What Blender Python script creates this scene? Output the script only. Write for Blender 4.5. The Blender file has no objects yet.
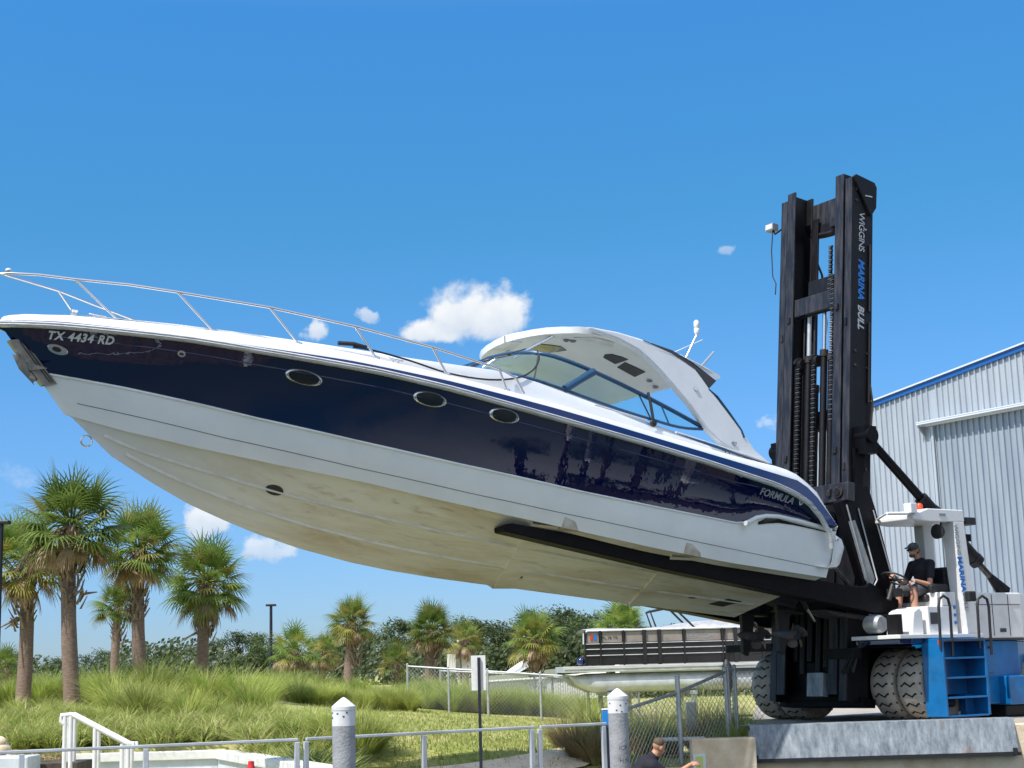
import bpy, bmesh, math, random
from mathutils import Vector, Matrix, noise
random.seed(7)
scene = bpy.context.scene
COL = scene.collection
R = math.radians

# ------------------------------------------------------------------ materials
def new_mat(name):
    m = bpy.data.materials.new(name); m.use_nodes = True
    nt = m.node_tree; nt.nodes.clear()
    out = nt.nodes.new('ShaderNodeOutputMaterial')
    b = nt.nodes.new('ShaderNodeBsdfPrincipled')
    nt.links.new(b.outputs[0], out.inputs[0])
    return m, nt, b, out
def c4(c): return (c[0], c[1], c[2], 1)
def mat(name, col, rough=.5, metal=0, var=None, scale=3, detail=4, lo=.4, hi=.65, bump=0, bscale=40, coat=0, stretch=None, spec=.5, coords='Object', rvar=0):
    m, nt, b, out = new_mat(name)
    b.inputs['Base Color'].default_value = c4(col)
    b.inputs['Roughness'].default_value = rough
    b.inputs['Metallic'].default_value = metal
    b.inputs['Specular IOR Level'].default_value = spec
    b.inputs['Coat Weight'].default_value = coat
    b.inputs['Coat Roughness'].default_value = .03
    tc = nt.nodes.new('ShaderNodeTexCoord'); mp = nt.nodes.new('ShaderNodeMapping')
    nt.links.new(tc.outputs[coords], mp.inputs[0])
    if stretch: mp.inputs['Scale'].default_value = stretch
    if var is not None:
        n = nt.nodes.new('ShaderNodeTexNoise'); n.inputs['Scale'].default_value = scale; n.inputs['Detail'].default_value = detail
        n.inputs['Roughness'].default_value = .62
        nt.links.new(mp.outputs[0], n.inputs[0])
        r = nt.nodes.new('ShaderNodeValToRGB')
        r.color_ramp.elements[0].position = lo; r.color_ramp.elements[1].position = hi
        r.color_ramp.elements[0].color = c4(col); r.color_ramp.elements[1].color = c4(var)
        nt.links.new(n.outputs[0], r.inputs[0]); nt.links.new(r.outputs[0], b.inputs['Base Color'])
        if rvar:
            mr = nt.nodes.new('ShaderNodeMapRange'); mr.inputs[3].default_value = rough; mr.inputs[4].default_value = rough+rvar
            nt.links.new(n.outputs[0], mr.inputs[0]); nt.links.new(mr.outputs[0], b.inputs['Roughness'])
    if bump:
        n2 = nt.nodes.new('ShaderNodeTexNoise'); n2.inputs['Scale'].default_value = bscale; n2.inputs['Detail'].default_value = 5
        nt.links.new(mp.outputs[0], n2.inputs[0])
        bp = nt.nodes.new('ShaderNodeBump'); bp.inputs['Strength'].default_value = bump; bp.inputs['Distance'].default_value = .02
        nt.links.new(n2.outputs[0], bp.inputs['Height']); nt.links.new(bp.outputs[0], b.inputs['Normal'])
    return m
def leaf_mat(name, c1, c2, c3=None, scale=2.2, trans=.35, rough=.5):
    m, nt, b, out = new_mat(name)
    b.inputs['Roughness'].default_value = rough
    b.inputs['Specular IOR Level'].default_value = .35
    tc = nt.nodes.new('ShaderNodeTexCoord')
    n = nt.nodes.new('ShaderNodeTexNoise'); n.inputs['Scale'].default_value = scale; n.inputs['Detail'].default_value = 6; n.inputs['Roughness'].default_value = .7
    nt.links.new(tc.outputs['Object'], n.inputs[0])
    r = nt.nodes.new('ShaderNodeValToRGB')
    r.color_ramp.elements[0].position = .36; r.color_ramp.elements[1].position = .62
    r.color_ramp.elements[0].color = c4(c1); r.color_ramp.elements[1].color = c4(c2)
    if c3:
        e = r.color_ramp.elements.new(.72); e.color = c4(c3)
    oi = nt.nodes.new('ShaderNodeObjectInfo')
    hs = nt.nodes.new('ShaderNodeHueSaturation')
    mr = nt.nodes.new('ShaderNodeMapRange'); mr.inputs[3].default_value = .75; mr.inputs[4].default_value = 1.25
    nt.links.new(oi.outputs['Random'], mr.inputs[0]); nt.links.new(mr.outputs[0], hs.inputs['Value'])
    nt.links.new(n.outputs[0], r.inputs[0]); nt.links.new(r.outputs[0], hs.inputs['Color'])
    nt.links.new(hs.outputs[0], b.inputs['Base Color'])
    t = nt.nodes.new('ShaderNodeBsdfTranslucent'); nt.links.new(hs.outputs[0], t.inputs[0])
    mx = nt.nodes.new('ShaderNodeMixShader'); mx.inputs[0].default_value = trans
    nt.links.new(b.outputs[0], mx.inputs[1]); nt.links.new(t.outputs[0], mx.inputs[2]); nt.links.new(mx.outputs[0], out.inputs[0])
    return m

M = {}
M['navy'] = mat('navy_gelcoat', (.0015, .004, .040), .02, spec=.85, bump=.45, bscale=.8)
M['anchorm'] = mat('anchor_steel', (.30, .28, .25), .42, .7, var=(.20, .18, .16), scale=9)
M['navy2'] = mat('navy_stripe', (.004, .012, .09), .12, coat=1)
M['white'] = mat('white_gelcoat', (.86, .88, .86), .2, var=(.80, .82, .81), scale=1.2, coat=.4)
M['deckwhite'] = mat('deck_gelcoat', (.82, .84, .86), .25, var=(.76, .78, .81), scale=2, coat=.3)
M['cream'] = mat('cream_headliner', (.88, .84, .74), .5, var=(.84, .80, .70), scale=2)
M['strake'] = mat('strake_paint', (.80, .78, .72), .5, var=(.66, .62, .54), scale=4)
M['steel'] = mat('stainless', (.72, .72, .72), .22, 1)
M['alu'] = mat('aluminium_paint', (.60, .63, .66), .4, .2, var=(.45, .48, .50), scale=3)
M['galv'] = mat('galvanised', (.42, .45, .48), .45, .5, var=(.55, .57, .58), scale=9)
M['rub'] = mat('rub_rail', (.72, .73, .74), .3, .2, var=(.5, .5, .5), scale=6, stretch=(.3, 3, 8))
M['blackg'] = mat('black_glass', (.006, .007, .01), .08, coat=.5)
M['blackr'] = mat('black_rubber', (.018, .018, .02), .55)
M['frame'] = mat('windshield_frame', (.03, .09, .18), .3, .3)
M['mast'] = mat('mast_black_paint', (.0015, .0015, .004), .42, .0, spec=.35, var=(.012, .010, .013), scale=5, detail=8, lo=.5, hi=.75, stretch=(1.5, 1.5, .35), bump=.15, bscale=25, rvar=.25)
M['mast_front'] = mat('mast_worn_steel', (.009, .011, .018), .42, .2, var=(.060, .056, .062), scale=4, detail=10, lo=.42, hi=.72, stretch=(3, 3, .3), bump=.15, bscale=30, rvar=.2)
M['grease'] = mat('greased_steel', (.015, .013, .013), .35, .3, var=(.07, .055, .045), scale=7, stretch=(1, 1, .3))
M['forkblk'] = mat('fork_black_paint', (.0012, .0012, .003), .55, .0, spec=.18, var=(.008, .007, .007), scale=6, detail=8, lo=.52, hi=.8, bump=.2, bscale=30)
M['blue'] = mat('truck_blue_paint', (.004, .16, .42), .32, var=(.003, .11, .30), scale=2.2, detail=7, coat=.3, bump=.05)
M['tw'] = mat('truck_white_paint', (.78, .78, .77), .4, var=(.62, .60, .56), scale=3, detail=8, lo=.5, hi=.8)
M['chainm'] = mat('oily_chain', (.16, .15, .145), .4, .6, var=(.08, .075, .07), scale=12)
M['ltmast'] = mat('letter_mast', (.42, .44, .47), .5)
M['tyre'] = mat('dusty_tyre', (.37, .325, .27), .85, var=(.48, .43, .36), scale=6, detail=8, bump=.4, bscale=30)
M['tyregroove'] = mat('tyre_groove', (.02, .018, .018), .9)
M['rim'] = mat('rim_paint', (.05, .07, .10), .6, var=(.14, .10, .07), scale=8)
M['orange'] = mat('amber_lens', (.6, .06, .01), .3)
M['conc'] = mat('concrete', (.42, .38, .32), .85, var=(.30, .265, .22), scale=2.5, detail=10, bump=.35, bscale=30)
M['tanstain'] = mat('stained_fin', (.55, .49, .39), .5, var=(.40, .34, .25), scale=8)
M['conclight'] = mat('concrete_seawall', (.80, .66, .48), .85, var=(.64, .49, .33), scale=3, detail=10, bump=.3, bscale=25)
M['concgrey'] = mat('concrete_piling', (.36, .37, .38), .85, var=(.24, .25, .26), scale=5, detail=10, bump=.4, bscale=40)
M['whitepaint'] = mat('white_paint', (.80, .80, .80), .55, var=(.68, .68, .67), scale=7, detail=6)
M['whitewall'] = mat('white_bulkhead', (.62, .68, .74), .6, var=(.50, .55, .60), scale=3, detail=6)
M['skin'] = mat('skin', (.50, .26, .17), .5)
M['shirt'] = mat('navy_shirt', (.012, .012, .022), .85)
M['shorts'] = mat('grey_shorts', (.09, .09, .10), .85)
M['capm'] = mat('cap_cloth', (.07, .085, .095), .85, var=(.16, .18, .19), scale=9)
M['hair'] = mat('short_hair', (.10, .07, .05), .8)
M['boxblue'] = mat('blue_plastic', (.02, .22, .60), .4)
M['red'] = mat('red_plastic', (.65, .03, .03), .4)
M['poleblk'] = mat('dark_pole', (.012, .016, .03), .4)
M['trunk'] = mat('palm_trunk', (.17, .115, .09), .9, var=(.27, .20, .17), scale=10, detail=6, stretch=(1, 1, 4), bump=.6, bscale=25)
M['boot'] = mat('palm_boots', (.30, .23, .18), .85, var=(.14, .10, .075), scale=7, detail=5)
M['palm'] = leaf_mat('palm_frond', (.09, .16, .03), (.26, .35, .08), (.46, .47, .16), scale=3, trans=.42)
M['palmy'] = leaf_mat('palm_frond_yellow', (.20, .21, .045), (.40, .37, .10), scale=3)
M['palmdead'] = leaf_mat('palm_frond_dead', (.22, .14, .08), (.46, .34, .22), scale=4, trans=.3)
M['oak'] = leaf_mat('oak_leaves', (.040, .065, .022), (.11, .15, .045), (.19, .22, .07), scale=1.6, trans=.25)
M['bark'] = mat('bark', (.10, .08, .065), .9, var=(.05, .04, .03), scale=6)
M['grass'] = leaf_mat('ornamental_grass', (.26, .34, .06), (.58, .63, .19), (.88, .86, .52), scale=2.5, trans=.45)
M['grassd'] = leaf_mat('ornamental_grass_dark', (.18, .26, .045), (.44, .52, .12), (.66, .66, .30), scale=2.5, trans=.4)
M['liriope'] = leaf_mat('ground_cover_leaf', (.22, .29, .05), (.52, .56, .18), (.90, .86, .58), scale=1.6, trans=.4)
M['dryb'] = leaf_mat('dry_grass', (.22, .16, .07), (.42, .34, .17), scale=3, trans=.3)
M['lawnb'] = leaf_mat('lawn_blade', (.25, .31, .07), (.42, .43, .14), (.56, .49, .25), scale=.5, trans=.4)
M['pvc'] = mat('white_vinyl', (.75, .74, .70), .5)
M['yellow'] = mat('yellow_print', (.62, .66, .22), .6)
M['bronze'] = mat('chocolate_panel', (.016, .014, .016), .35, coat=.3)
M['tan'] = mat('tan_panel', (.30, .265, .245), .45, var=(.24, .21, .195), scale=3)
M['canvas'] = mat('grey_canvas', (.45, .45, .46), .85, var=(.32, .32, .33), scale=4)
M['ltblue'] = mat('letter_blue', (.01, .18, .60), .4)
M['ltwhite'] = mat('letter_white', (.72, .74, .76), .45)
M['ltgrey'] = mat('letter_grey', (.28, .30, .33), .45)
M['ltdark'] = mat('letter_dark', (.06, .06, .06), .7)

def stained_bottom():
    m, nt, b, out = new_mat('stained_bottom_paint')
    b.inputs['Roughness'].default_value = .55
    tc = nt.nodes.new('ShaderNodeTexCoord')
    mp = nt.nodes.new('ShaderNodeMapping'); mp.inputs['Scale'].default_value = (.30, 1.7, 1.7)
    nt.links.new(tc.outputs['Object'], mp.inputs[0])
    def nz(s, d, lo, hi, vec=mp):
        n = nt.nodes.new('ShaderNodeTexNoise'); n.inputs['Scale'].default_value = s; n.inputs['Detail'].default_value = d; n.inputs['Roughness'].default_value = .65
        n.inputs['Distortion'].default_value = .5
        nt.links.new(vec.outputs[0], n.inputs[0])
        r = nt.nodes.new('ShaderNodeMapRange'); r.inputs[1].default_value = lo; r.inputs[2].default_value = hi
        nt.links.new(n.outputs[0], r.inputs[0]); return r
    a = nz(1.1, 8, .42, .66); c = nz(5, 8, .56, .74)
    g = nt.nodes.new('ShaderNodeSeparateXYZ'); nt.links.new(tc.outputs['Object'], g.inputs[0])
    # algae settled along the aft half and the keel: stains belong to the hull, driven by hull coordinates
    gx = nt.nodes.new('ShaderNodeMapRange'); gx.inputs[1].default_value = 10.2; gx.inputs[2].default_value = 7.6; gx.inputs[3].default_value = 0; gx.inputs[4].default_value = 1
    nt.links.new(g.outputs[0], gx.inputs[0])
    mx = nt.nodes.new('ShaderNodeMix'); mx.data_type = 'RGBA'
    mx.inputs[6].default_value = (.84, .81, .74, 1); mx.inputs[7].default_value = (.60, .51, .38, 1)
    nt.links.new(a.outputs[0], mx.inputs[0])
    mx2 = nt.nodes.new('ShaderNodeMix'); mx2.data_type = 'RGBA'; mx2.inputs[7].default_value = (.36, .27, .18, 1)
    ml = nt.nodes.new('ShaderNodeMath'); ml.operation = 'MULTIPLY'; ml.inputs[1].default_value = .7
    nt.links.new(c.outputs[0], ml.inputs[0]); nt.links.new(ml.outputs[0], mx2.inputs[0]); nt.links.new(mx.outputs[2], mx2.inputs[6])
    mx3 = nt.nodes.new('ShaderNodeMix'); mx3.data_type = 'RGBA'; mx3.inputs[6].default_value = (.74, .75, .74, 1)
    nt.links.new(gx.outputs[0], mx3.inputs[0]); nt.links.new(mx2.outputs[2], mx3.inputs[7])
    nt.links.new(mx3.outputs[2], b.inputs['Base Color'])
    return m
M['bottom'] = stained_bottom()
def glass():
    m, nt, b, out = new_mat('tinted_glass')
    t = nt.nodes.new('ShaderNodeBsdfTransparent'); t.inputs[0].default_value = (.74, .93, .92, 1)
    g = nt.nodes.new('ShaderNodeBsdfGlossy'); g.inputs['Roughness'].default_value = .02
    f = nt.nodes.new('ShaderNodeFresnel'); f.inputs[0].default_value = 1.5
    mx = nt.nodes.new('ShaderNodeMixShader')
    nt.links.new(f.outputs[0], mx.inputs[0]); nt.links.new(t.outputs[0], mx.inputs[1]); nt.links.new(g.outputs[0], mx.inputs[2]); nt.links.new(mx.outputs[0], out.inputs[0])
    return m
M['glass'] = glass()
def plate_steel():
    m, nt, b, out = new_mat('weathered_shaded_plate')
    b.inputs['Roughness'].default_value = .6; b.inputs['Metallic'].default_value = .1
    tc = nt.nodes.new('ShaderNodeTexCoord')
    mp = nt.nodes.new('ShaderNodeMapping'); mp.inputs['Scale'].default_value = (3.2, 3.2, .8); nt.links.new(tc.outputs['Object'], mp.inputs[0])
    n = nt.nodes.new('ShaderNodeTexNoise'); n.inputs['Scale'].default_value = 3; n.inputs['Detail'].default_value = 12; n.inputs['Roughness'].default_value = .75
    nt.links.new(mp.outputs[0], n.inputs[0])
    r = nt.nodes.new('ShaderNodeValToRGB'); e = r.color_ramp.elements
    e[0].position = .33; e[0].color = (.09, .12, .15, 1); e[1].position = .62; e[1].color = (.32, .36, .39, 1)  # weathered steel, base darkened overall to stand in for shadows cast across it
    x = e.new(.74); x.color = (.50, .51, .51, 1); nt.links.new(n.outputs[0], r.inputs[0])
    mp2 = nt.nodes.new('ShaderNodeMapping'); mp2.inputs['Scale'].default_value = (5, 5, .25); nt.links.new(tc.outputs['Object'], mp2.inputs[0])
    n2 = nt.nodes.new('ShaderNodeTexNoise'); n2.inputs['Scale'].default_value = 1.3; n2.inputs['Detail'].default_value = 8; nt.links.new(mp2.outputs[0], n2.inputs[0])
    mr = nt.nodes.new('ShaderNodeMapRange'); mr.inputs[1].default_value = .62; mr.inputs[2].default_value = .95; nt.links.new(n2.outputs[0], mr.inputs[0])
    mx = nt.nodes.new('ShaderNodeMix'); mx.data_type = 'RGBA'; mx.inputs[7].default_value = (.26, .12, .05, 1)
    nt.links.new(mr.outputs[0], mx.inputs[0]); nt.links.new(r.outputs[0], mx.inputs[6]); nt.links.new(mx.outputs[2], b.inputs['Base Color'])
    bp = nt.nodes.new('ShaderNodeBump'); bp.inputs['Strength'].default_value = .4; bp.inputs['Distance'].default_value = .02
    nt.links.new(n.outputs[0], bp.inputs['Height']); nt.links.new(bp.outputs[0], b.inputs['Normal'])
    return m
M['plate'] = plate_steel()
def lawn_mat():
    m, nt, b, out = new_mat('lawn_ground')
    b.inputs['Roughness'].default_value = .95; b.inputs['Specular IOR Level'].default_value = .1
    tc = nt.nodes.new('ShaderNodeTexCoord')
    def nz(s, d):
        n = nt.nodes.new('ShaderNodeTexNoise'); n.inputs['Scale'].default_value = s; n.inputs['Detail'].default_value = d; n.inputs['Roughness'].default_value = .7
        nt.links.new(tc.outputs['Object'], n.inputs[0]); return n
    a = nz(.35, 6); c = nz(12, 8)
    r = nt.nodes.new('ShaderNodeValToRGB'); e = r.color_ramp.elements
    e[0].position = .38; e[0].color = (.27, .31, .08, 1); e[1].position = .66; e[1].color = (.50, .43, .21, 1); nt.links.new(a.outputs[0], r.inputs[0])
    mr = nt.nodes.new('ShaderNodeMapRange'); mr.inputs[1].default_value = .3; mr.inputs[2].default_value = .7; mr.inputs[3].default_value = .55; mr.inputs[4].default_value = 1.4
    nt.links.new(c.outputs[0], mr.inputs[0])
    v = nt.nodes.new('ShaderNodeVectorMath'); v.operation = 'SCALE'; nt.links.new(r.outputs[0], v.inputs[0]); nt.links.new(mr.outputs[0], v.inputs['Scale'])
    nt.links.new(v.outputs[0], b.inputs['Base Color'])
    bp = nt.nodes.new('ShaderNodeBump'); bp.inputs['Strength'].default_value = .6; bp.inputs['Distance'].default_value = .05
    nt.links.new(c.outputs[0], bp.inputs['Height']); nt.links.new(bp.outputs[0], b.inputs['Normal'])
    return m
M['lawn'] = lawn_mat()
M['water'] = mat('water', (.02, .05, .05), .08, bump=.3, bscale=2)

# ------------------------------------------------------------------ mesh builder
class MB:
    def __init__(s): s.v = []; s.f = []; s.mi = []; s.mats = []; s.cm = 0
    def m(s, key):
        mt = M[key]
        if mt not in s.mats: s.mats.append(mt)
        s.cm = s.mats.index(mt); return s
    def add(s, vs, fs):
        o = len(s.v); s.v += [Vector(v) for v in vs]; s.f += [tuple(o+i for i in f) for f in fs]; s.mi += [s.cm]*len(fs); return s
    def box(s, lo, hi, X=None):
        x0, y0, z0 = lo; x1, y1, z1 = hi
        vs = [(x0,y0,z0),(x1,y0,z0),(x1,y1,z0),(x0,y1,z0),(x0,y0,z1),(x1,y0,z1),(x1,y1,z1),(x0,y1,z1)]
        if X: vs = [X @ Vector(v) for v in vs]
        return s.add(vs, [(0,3,2,1),(4,5,6,7),(0,1,5,4),(1,2,6,5),(2,3,7,6),(3,0,4,7)])
    def tube(s, pts, r, n=8, cap=True):
        pts = [Vector(p) for p in pts]; N = len(pts)
        rs = r if isinstance(r, (list, tuple)) else [r]*N
        vs = []; prev = None
        for i, p in enumerate(pts):
            t = (pts[min(i+1, N-1)]-pts[max(i-1, 0)])
            t = t.normalized() if t.length > 1e-9 else Vector((0,0,1))
            if prev is None:
                a = Vector((0,0,1)) if abs(t.z) < .9 else Vector((1,0,0)); u = t.cross(a).normalized()
            else:
                u = (prev - t*prev.dot(t)); u = u.normalized() if u.length > 1e-6 else t.orthogonal().normalized()
            prev = u; w = t.cross(u)
            for k in range(n):
                an = 2*math.pi*k/n; vs.append(p+(u*math.cos(an)+w*math.sin(an))*rs[i])
        fs = [(i*n+k, i*n+(k+1) % n, (i+1)*n+(k+1) % n, (i+1)*n+k) for i in range(N-1) for k in range(n)]
        if cap: fs += [tuple(range(n-1, -1, -1)), tuple((N-1)*n+k for k in range(n))]
        return s.add(vs, fs)
    def prism(s, poly, h0, h1, axis='y'):
        """poly of 2-tuples extruded along axis ('y': poly is x,z; 'z': x,y; 'x': y,z)"""
        def P(a, h):
            return (a[0], h, a[1]) if axis == 'y' else ((a[0], a[1], h) if axis == 'z' else (h, a[0], a[1]))
        n = len(poly); vs = [P(a, h0) for a in poly]+[P(a, h1) for a in poly]
        fs = [tuple(range(n)), tuple(range(2*n-1, n-1, -1))]+[(i, i+n, (i+1) % n+n, (i+1) % n) for i in range(n)]
        return s.add(vs, fs)
    def grid(s, rows, close=False):
        n = len(rows[0]); vs = [p for r in rows for p in r]; fs = []
        for i in range(len(rows)-1):
            for k in range(n-1 if not close else n):
                fs.append((i*n+k, i*n+(k+1) % n, (i+1)*n+(k+1) % n, (i+1)*n+k))
        return s.add(vs, fs)
    def lathe(s, prof, n=20, X=None, cap=True):
        vs = []
        for r, z in prof:
            for k in range(n):
                a = 2*math.pi*k/n; v = Vector((r*math.cos(a), r*math.sin(a), z)); vs.append(X @ v if X else v)
        N = len(prof)
        fs = [(i*n+k, i*n+(k+1) % n, (i+1)*n+(k+1) % n, (i+1)*n+k) for i in range(N-1) for k in range(n)]
        if cap: fs += [tuple(range(n-1, -1, -1)), tuple((N-1)*n+k for k in range(n))]
        return s.add(vs, fs)
    def ell(s, c, r, n=14, m=9, X=None):
        vs = []; c = Vector(c)
        for i in range(m+1):
            ph = math.pi*i/m
            for k in range(n):
                a = 2*math.pi*k/n
                v = Vector((r[0]*math.sin(ph)*math.cos(a), r[1]*math.sin(ph)*math.sin(a), r[2]*math.cos(ph)))
                if X: v = X @ v
                vs.append(c+v)
        return s.add(vs, [(i*n+k, (i+1)*n+k, (i+1)*n+(k+1) % n, i*n+(k+1) % n) for i in range(m) for k in range(n)])
    def mesh(s, name, fix=True, smooth=None, merge=False):
        me = bpy.data.meshes.new(name)
        me.from_pydata([tuple(v) for v in s.v], [], s.f)
        for mt in s.mats: me.materials.append(mt)
        me.polygons.foreach_set('material_index', s.mi)
        if fix:
            bm = bmesh.new(); bm.from_mesh(me)
            if merge: bmesh.ops.remove_doubles(bm, verts=bm.verts, dist=1e-4)
            bmesh.ops.recalc_face_normals(bm, faces=bm.faces); bm.to_mesh(me); bm.free()
        if smooth is not None:
            me.polygons.foreach_set('use_smooth', [True]*len(me.polygons))
            if smooth < 180: me.set_sharp_from_angle(angle=R(smooth))
        me.update(); return me
    def build(s, name, parent=None, smooth=None, bevel=0, fix=True, merge=False, T=None):
        if T:
            s.v = [T @ v for v in s.v]
        o = bpy.data.objects.new(name, s.mesh(name, fix, smooth, merge)); COL.objects.link(o)
        if parent: o.parent = parent
        if bevel:
            b = o.modifiers.new('bevel', 'BEVEL'); b.width = bevel; b.segments = 2; b.limit_method = 'ANGLE'; b.angle_limit = R(40)
        return o
def empty(name, mtx=None, loc=None):
    o = bpy.data.objects.new(name, None); COL.objects.link(o)
    if mtx is not None: o.matrix_world = mtx
    if loc is not None: o.location = loc
    o.empty_display_size = .2
    return o
def tag(o, label=None, cat=None, group=None, kind=None):
    if label: o['label'] = label
    if cat: o['category'] = cat
    if group: o['group'] = group
    if kind: o['kind'] = kind
    return o
def copy_tree(o, parent=None):
    c = o.copy(); COL.objects.link(c)
    if parent: c.parent = parent
    for k in ('label',):
        pass
    for ch in [x for x in bpy.data.objects if x.parent == o]: copy_tree(ch, c)
    return c
def lerp_tab(tab, x):
    if x <= tab[0][0]: return tab[0][1]
    for (a, b), (c, d) in zip(tab, tab[1:]):
        if x <= c: return b+(d-b)*(x-a)/(c-a)
    return tab[-1][1]
def smooth01(t): t = max(0, min(1, t)); return t*t*(3-2*t)
FONT = None
def text_mesh(name, body, size, m, parent, fn, bold=0, shear=0, extrude=.004, space=1.0):
    """lettering as a mesh; fn maps (u along, v up, w out) in metres to the parent's space"""
    cu = bpy.data.curves.new(name, 'FONT'); cu.body = body; cu.size = size; cu.extrude = extrude; cu.offset = bold; cu.shear = shear; cu.space_character = space
    cu.resolution_u = 3
    t = bpy.data.objects.new('tmp_text', cu); COL.objects.link(t)
    dg = bpy.context.evaluated_depsgraph_get(); me = bpy.data.meshes.new_from_object(t.evaluated_get(dg))
    bpy.data.objects.remove(t)
    for v in me.vertices: v.co = Vector(fn(v.co.x, v.co.y, v.co.z))
    me.materials.clear(); me.materials.append(M[m]); me.name = name
    o = bpy.data.objects.new(name, me); COL.objects.link(o)
    if parent: o.parent = parent
    return o

# ------------------------------------------------------------------ camera
FPX = 1540.; HOR = 672; ROLL = 1.7; ZC = .95
pit = math.atan((HOR-384)/FPX); rl = R(ROLL)
fw = Vector((0, math.cos(pit), math.sin(pit))); rt = Vector((1, 0, 0)); up = rt.cross(fw)
rt2 = rt*math.cos(rl)-up*math.sin(rl); up2 = up*math.cos(rl)+rt*math.sin(rl)
CAMP = Vector((0, 0, ZC))
cd = bpy.data.cameras.new('camera'); cam = bpy.data.objects.new('camera', cd); COL.objects.link(cam)
cd.sensor_width = 36; cd.lens = FPX/1024*36; cd.clip_start = .1; cd.clip_end = 20000
mw = Matrix.Identity(4)
for i in range(3): mw[i][0] = rt2[i]; mw[i][1] = up2[i]; mw[i][2] = -fw[i]; mw[i][3] = CAMP[i]
cam.matrix_world = mw; scene.camera = cam
def pdir(x, y): return fw+rt2*((x-512)/FPX)-up2*((y-384)/FPX)
def at(x, y, Y):
    d = pdir(x, y); return CAMP+d*(Y/d.y)
def frame(O, theta, alpha):
    th = R(theta); a = R(alpha)
    f = Vector((-math.cos(th), -math.sin(th), 0)); l = Vector((math.sin(th), -math.cos(th), 0)); u = Vector((0, 0, 1))
    X = f*math.cos(a)+u*math.sin(a); Z = u*math.cos(a)-f*math.sin(a)
    m = Matrix.Identity(4)
    for i in range(3): m[i][0] = X[i]; m[i][1] = l[i]; m[i][2] = Z[i]; m[i][3] = O[i]
    return m
TH = 34
O_B = Vector((3.3963, 24.84, 1.7114))
BM = frame(O_B, TH, 6)
G0 = Vector((3.3963, 24.84, 0))
VM = frame(G0, TH, 0)
TILT = 6.55

# ------------------------------------------------------------------ light and sky
SUNH = Vector((-.74, -.67, 0)).normalized(); EL = R(57)
S = Vector((SUNH.x*math.cos(EL), SUNH.y*math.cos(EL), math.sin(EL)))
ld = bpy.data.lights.new('sun', 'SUN'); ld.energy = 3.3; ld.angle = R(.5); ld.color = (1, .95, .88)
lo = bpy.data.objects.new('sun', ld); COL.objects.link(lo); lo.rotation_euler = S.to_track_quat('Z', 'Y').to_euler(); lo.location = (0, 0, 30)
w = bpy.data.worlds.new('World'); scene.world = w; w.use_nodes = True
nt = w.node_tree; nt.nodes.clear()
wo = nt.nodes.new('ShaderNodeOutputWorld'); bg = nt.nodes.new('ShaderNodeBackground'); bg.inputs[1].default_value = .12
nt.links.new(bg.outputs[0], wo.inputs[0])
sky = nt.nodes.new('ShaderNodeTexSky'); sky.sky_type = 'NISHITA'; sky.sun_disc = False
sky.sun_elevation = EL; sky.sun_rotation = math.atan2(S.x, S.y)
sky.air_density = 1.0; sky.dust_density = .2; sky.ozone_density = 2.2
hs = nt.nodes.new('ShaderNodeHueSaturation'); hs.inputs['Saturation'].default_value = 1.0; hs.inputs['Value'].default_value = 1.0
# sky graded by height: deeper blue low down, brightened overhead as added fill light
tcs = nt.nodes.new('ShaderNodeTexCoord'); sxs = nt.nodes.new('ShaderNodeSeparateXYZ'); nt.links.new(tcs.outputs['Generated'], sxs.inputs[0])
rs_ = nt.nodes.new('ShaderNodeValToRGB'); nt.links.new(sxs.outputs[2], rs_.inputs[0]); ee = rs_.color_ramp.elements
ee[0].position = .0; ee[0].color = (.119, .159, .242, 1); ee[1].position = .8; ee[1].color = (.95, .80, .72, 1)
for p_, c_ in ((.05, (.120, .176, .276)), (.165, (.118, .21, .304)), (.29, (.090, .241, .308)), (.41, (.098, .278, .394))):
    q_ = ee.new(p_); q_.color = (*c_, 1)
mg = nt.nodes.new('ShaderNodeMix'); mg.data_type = 'RGBA'; mg.blend_type = 'MULTIPLY'; mg.inputs[0].default_value = 1
nt.links.new(sky.outputs[0], mg.inputs[6]); nt.links.new(rs_.outputs[0], mg.inputs[7])
vs_ = nt.nodes.new('ShaderNodeVectorMath'); vs_.operation = 'SCALE'; vs_.inputs['Scale'].default_value = 2.5; nt.links.new(mg.outputs[2], vs_.inputs[0])
nt.links.new(vs_.outputs[0], hs.inputs['Color'])
tc = nt.nodes.new('ShaderNodeTexCoord')
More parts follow.
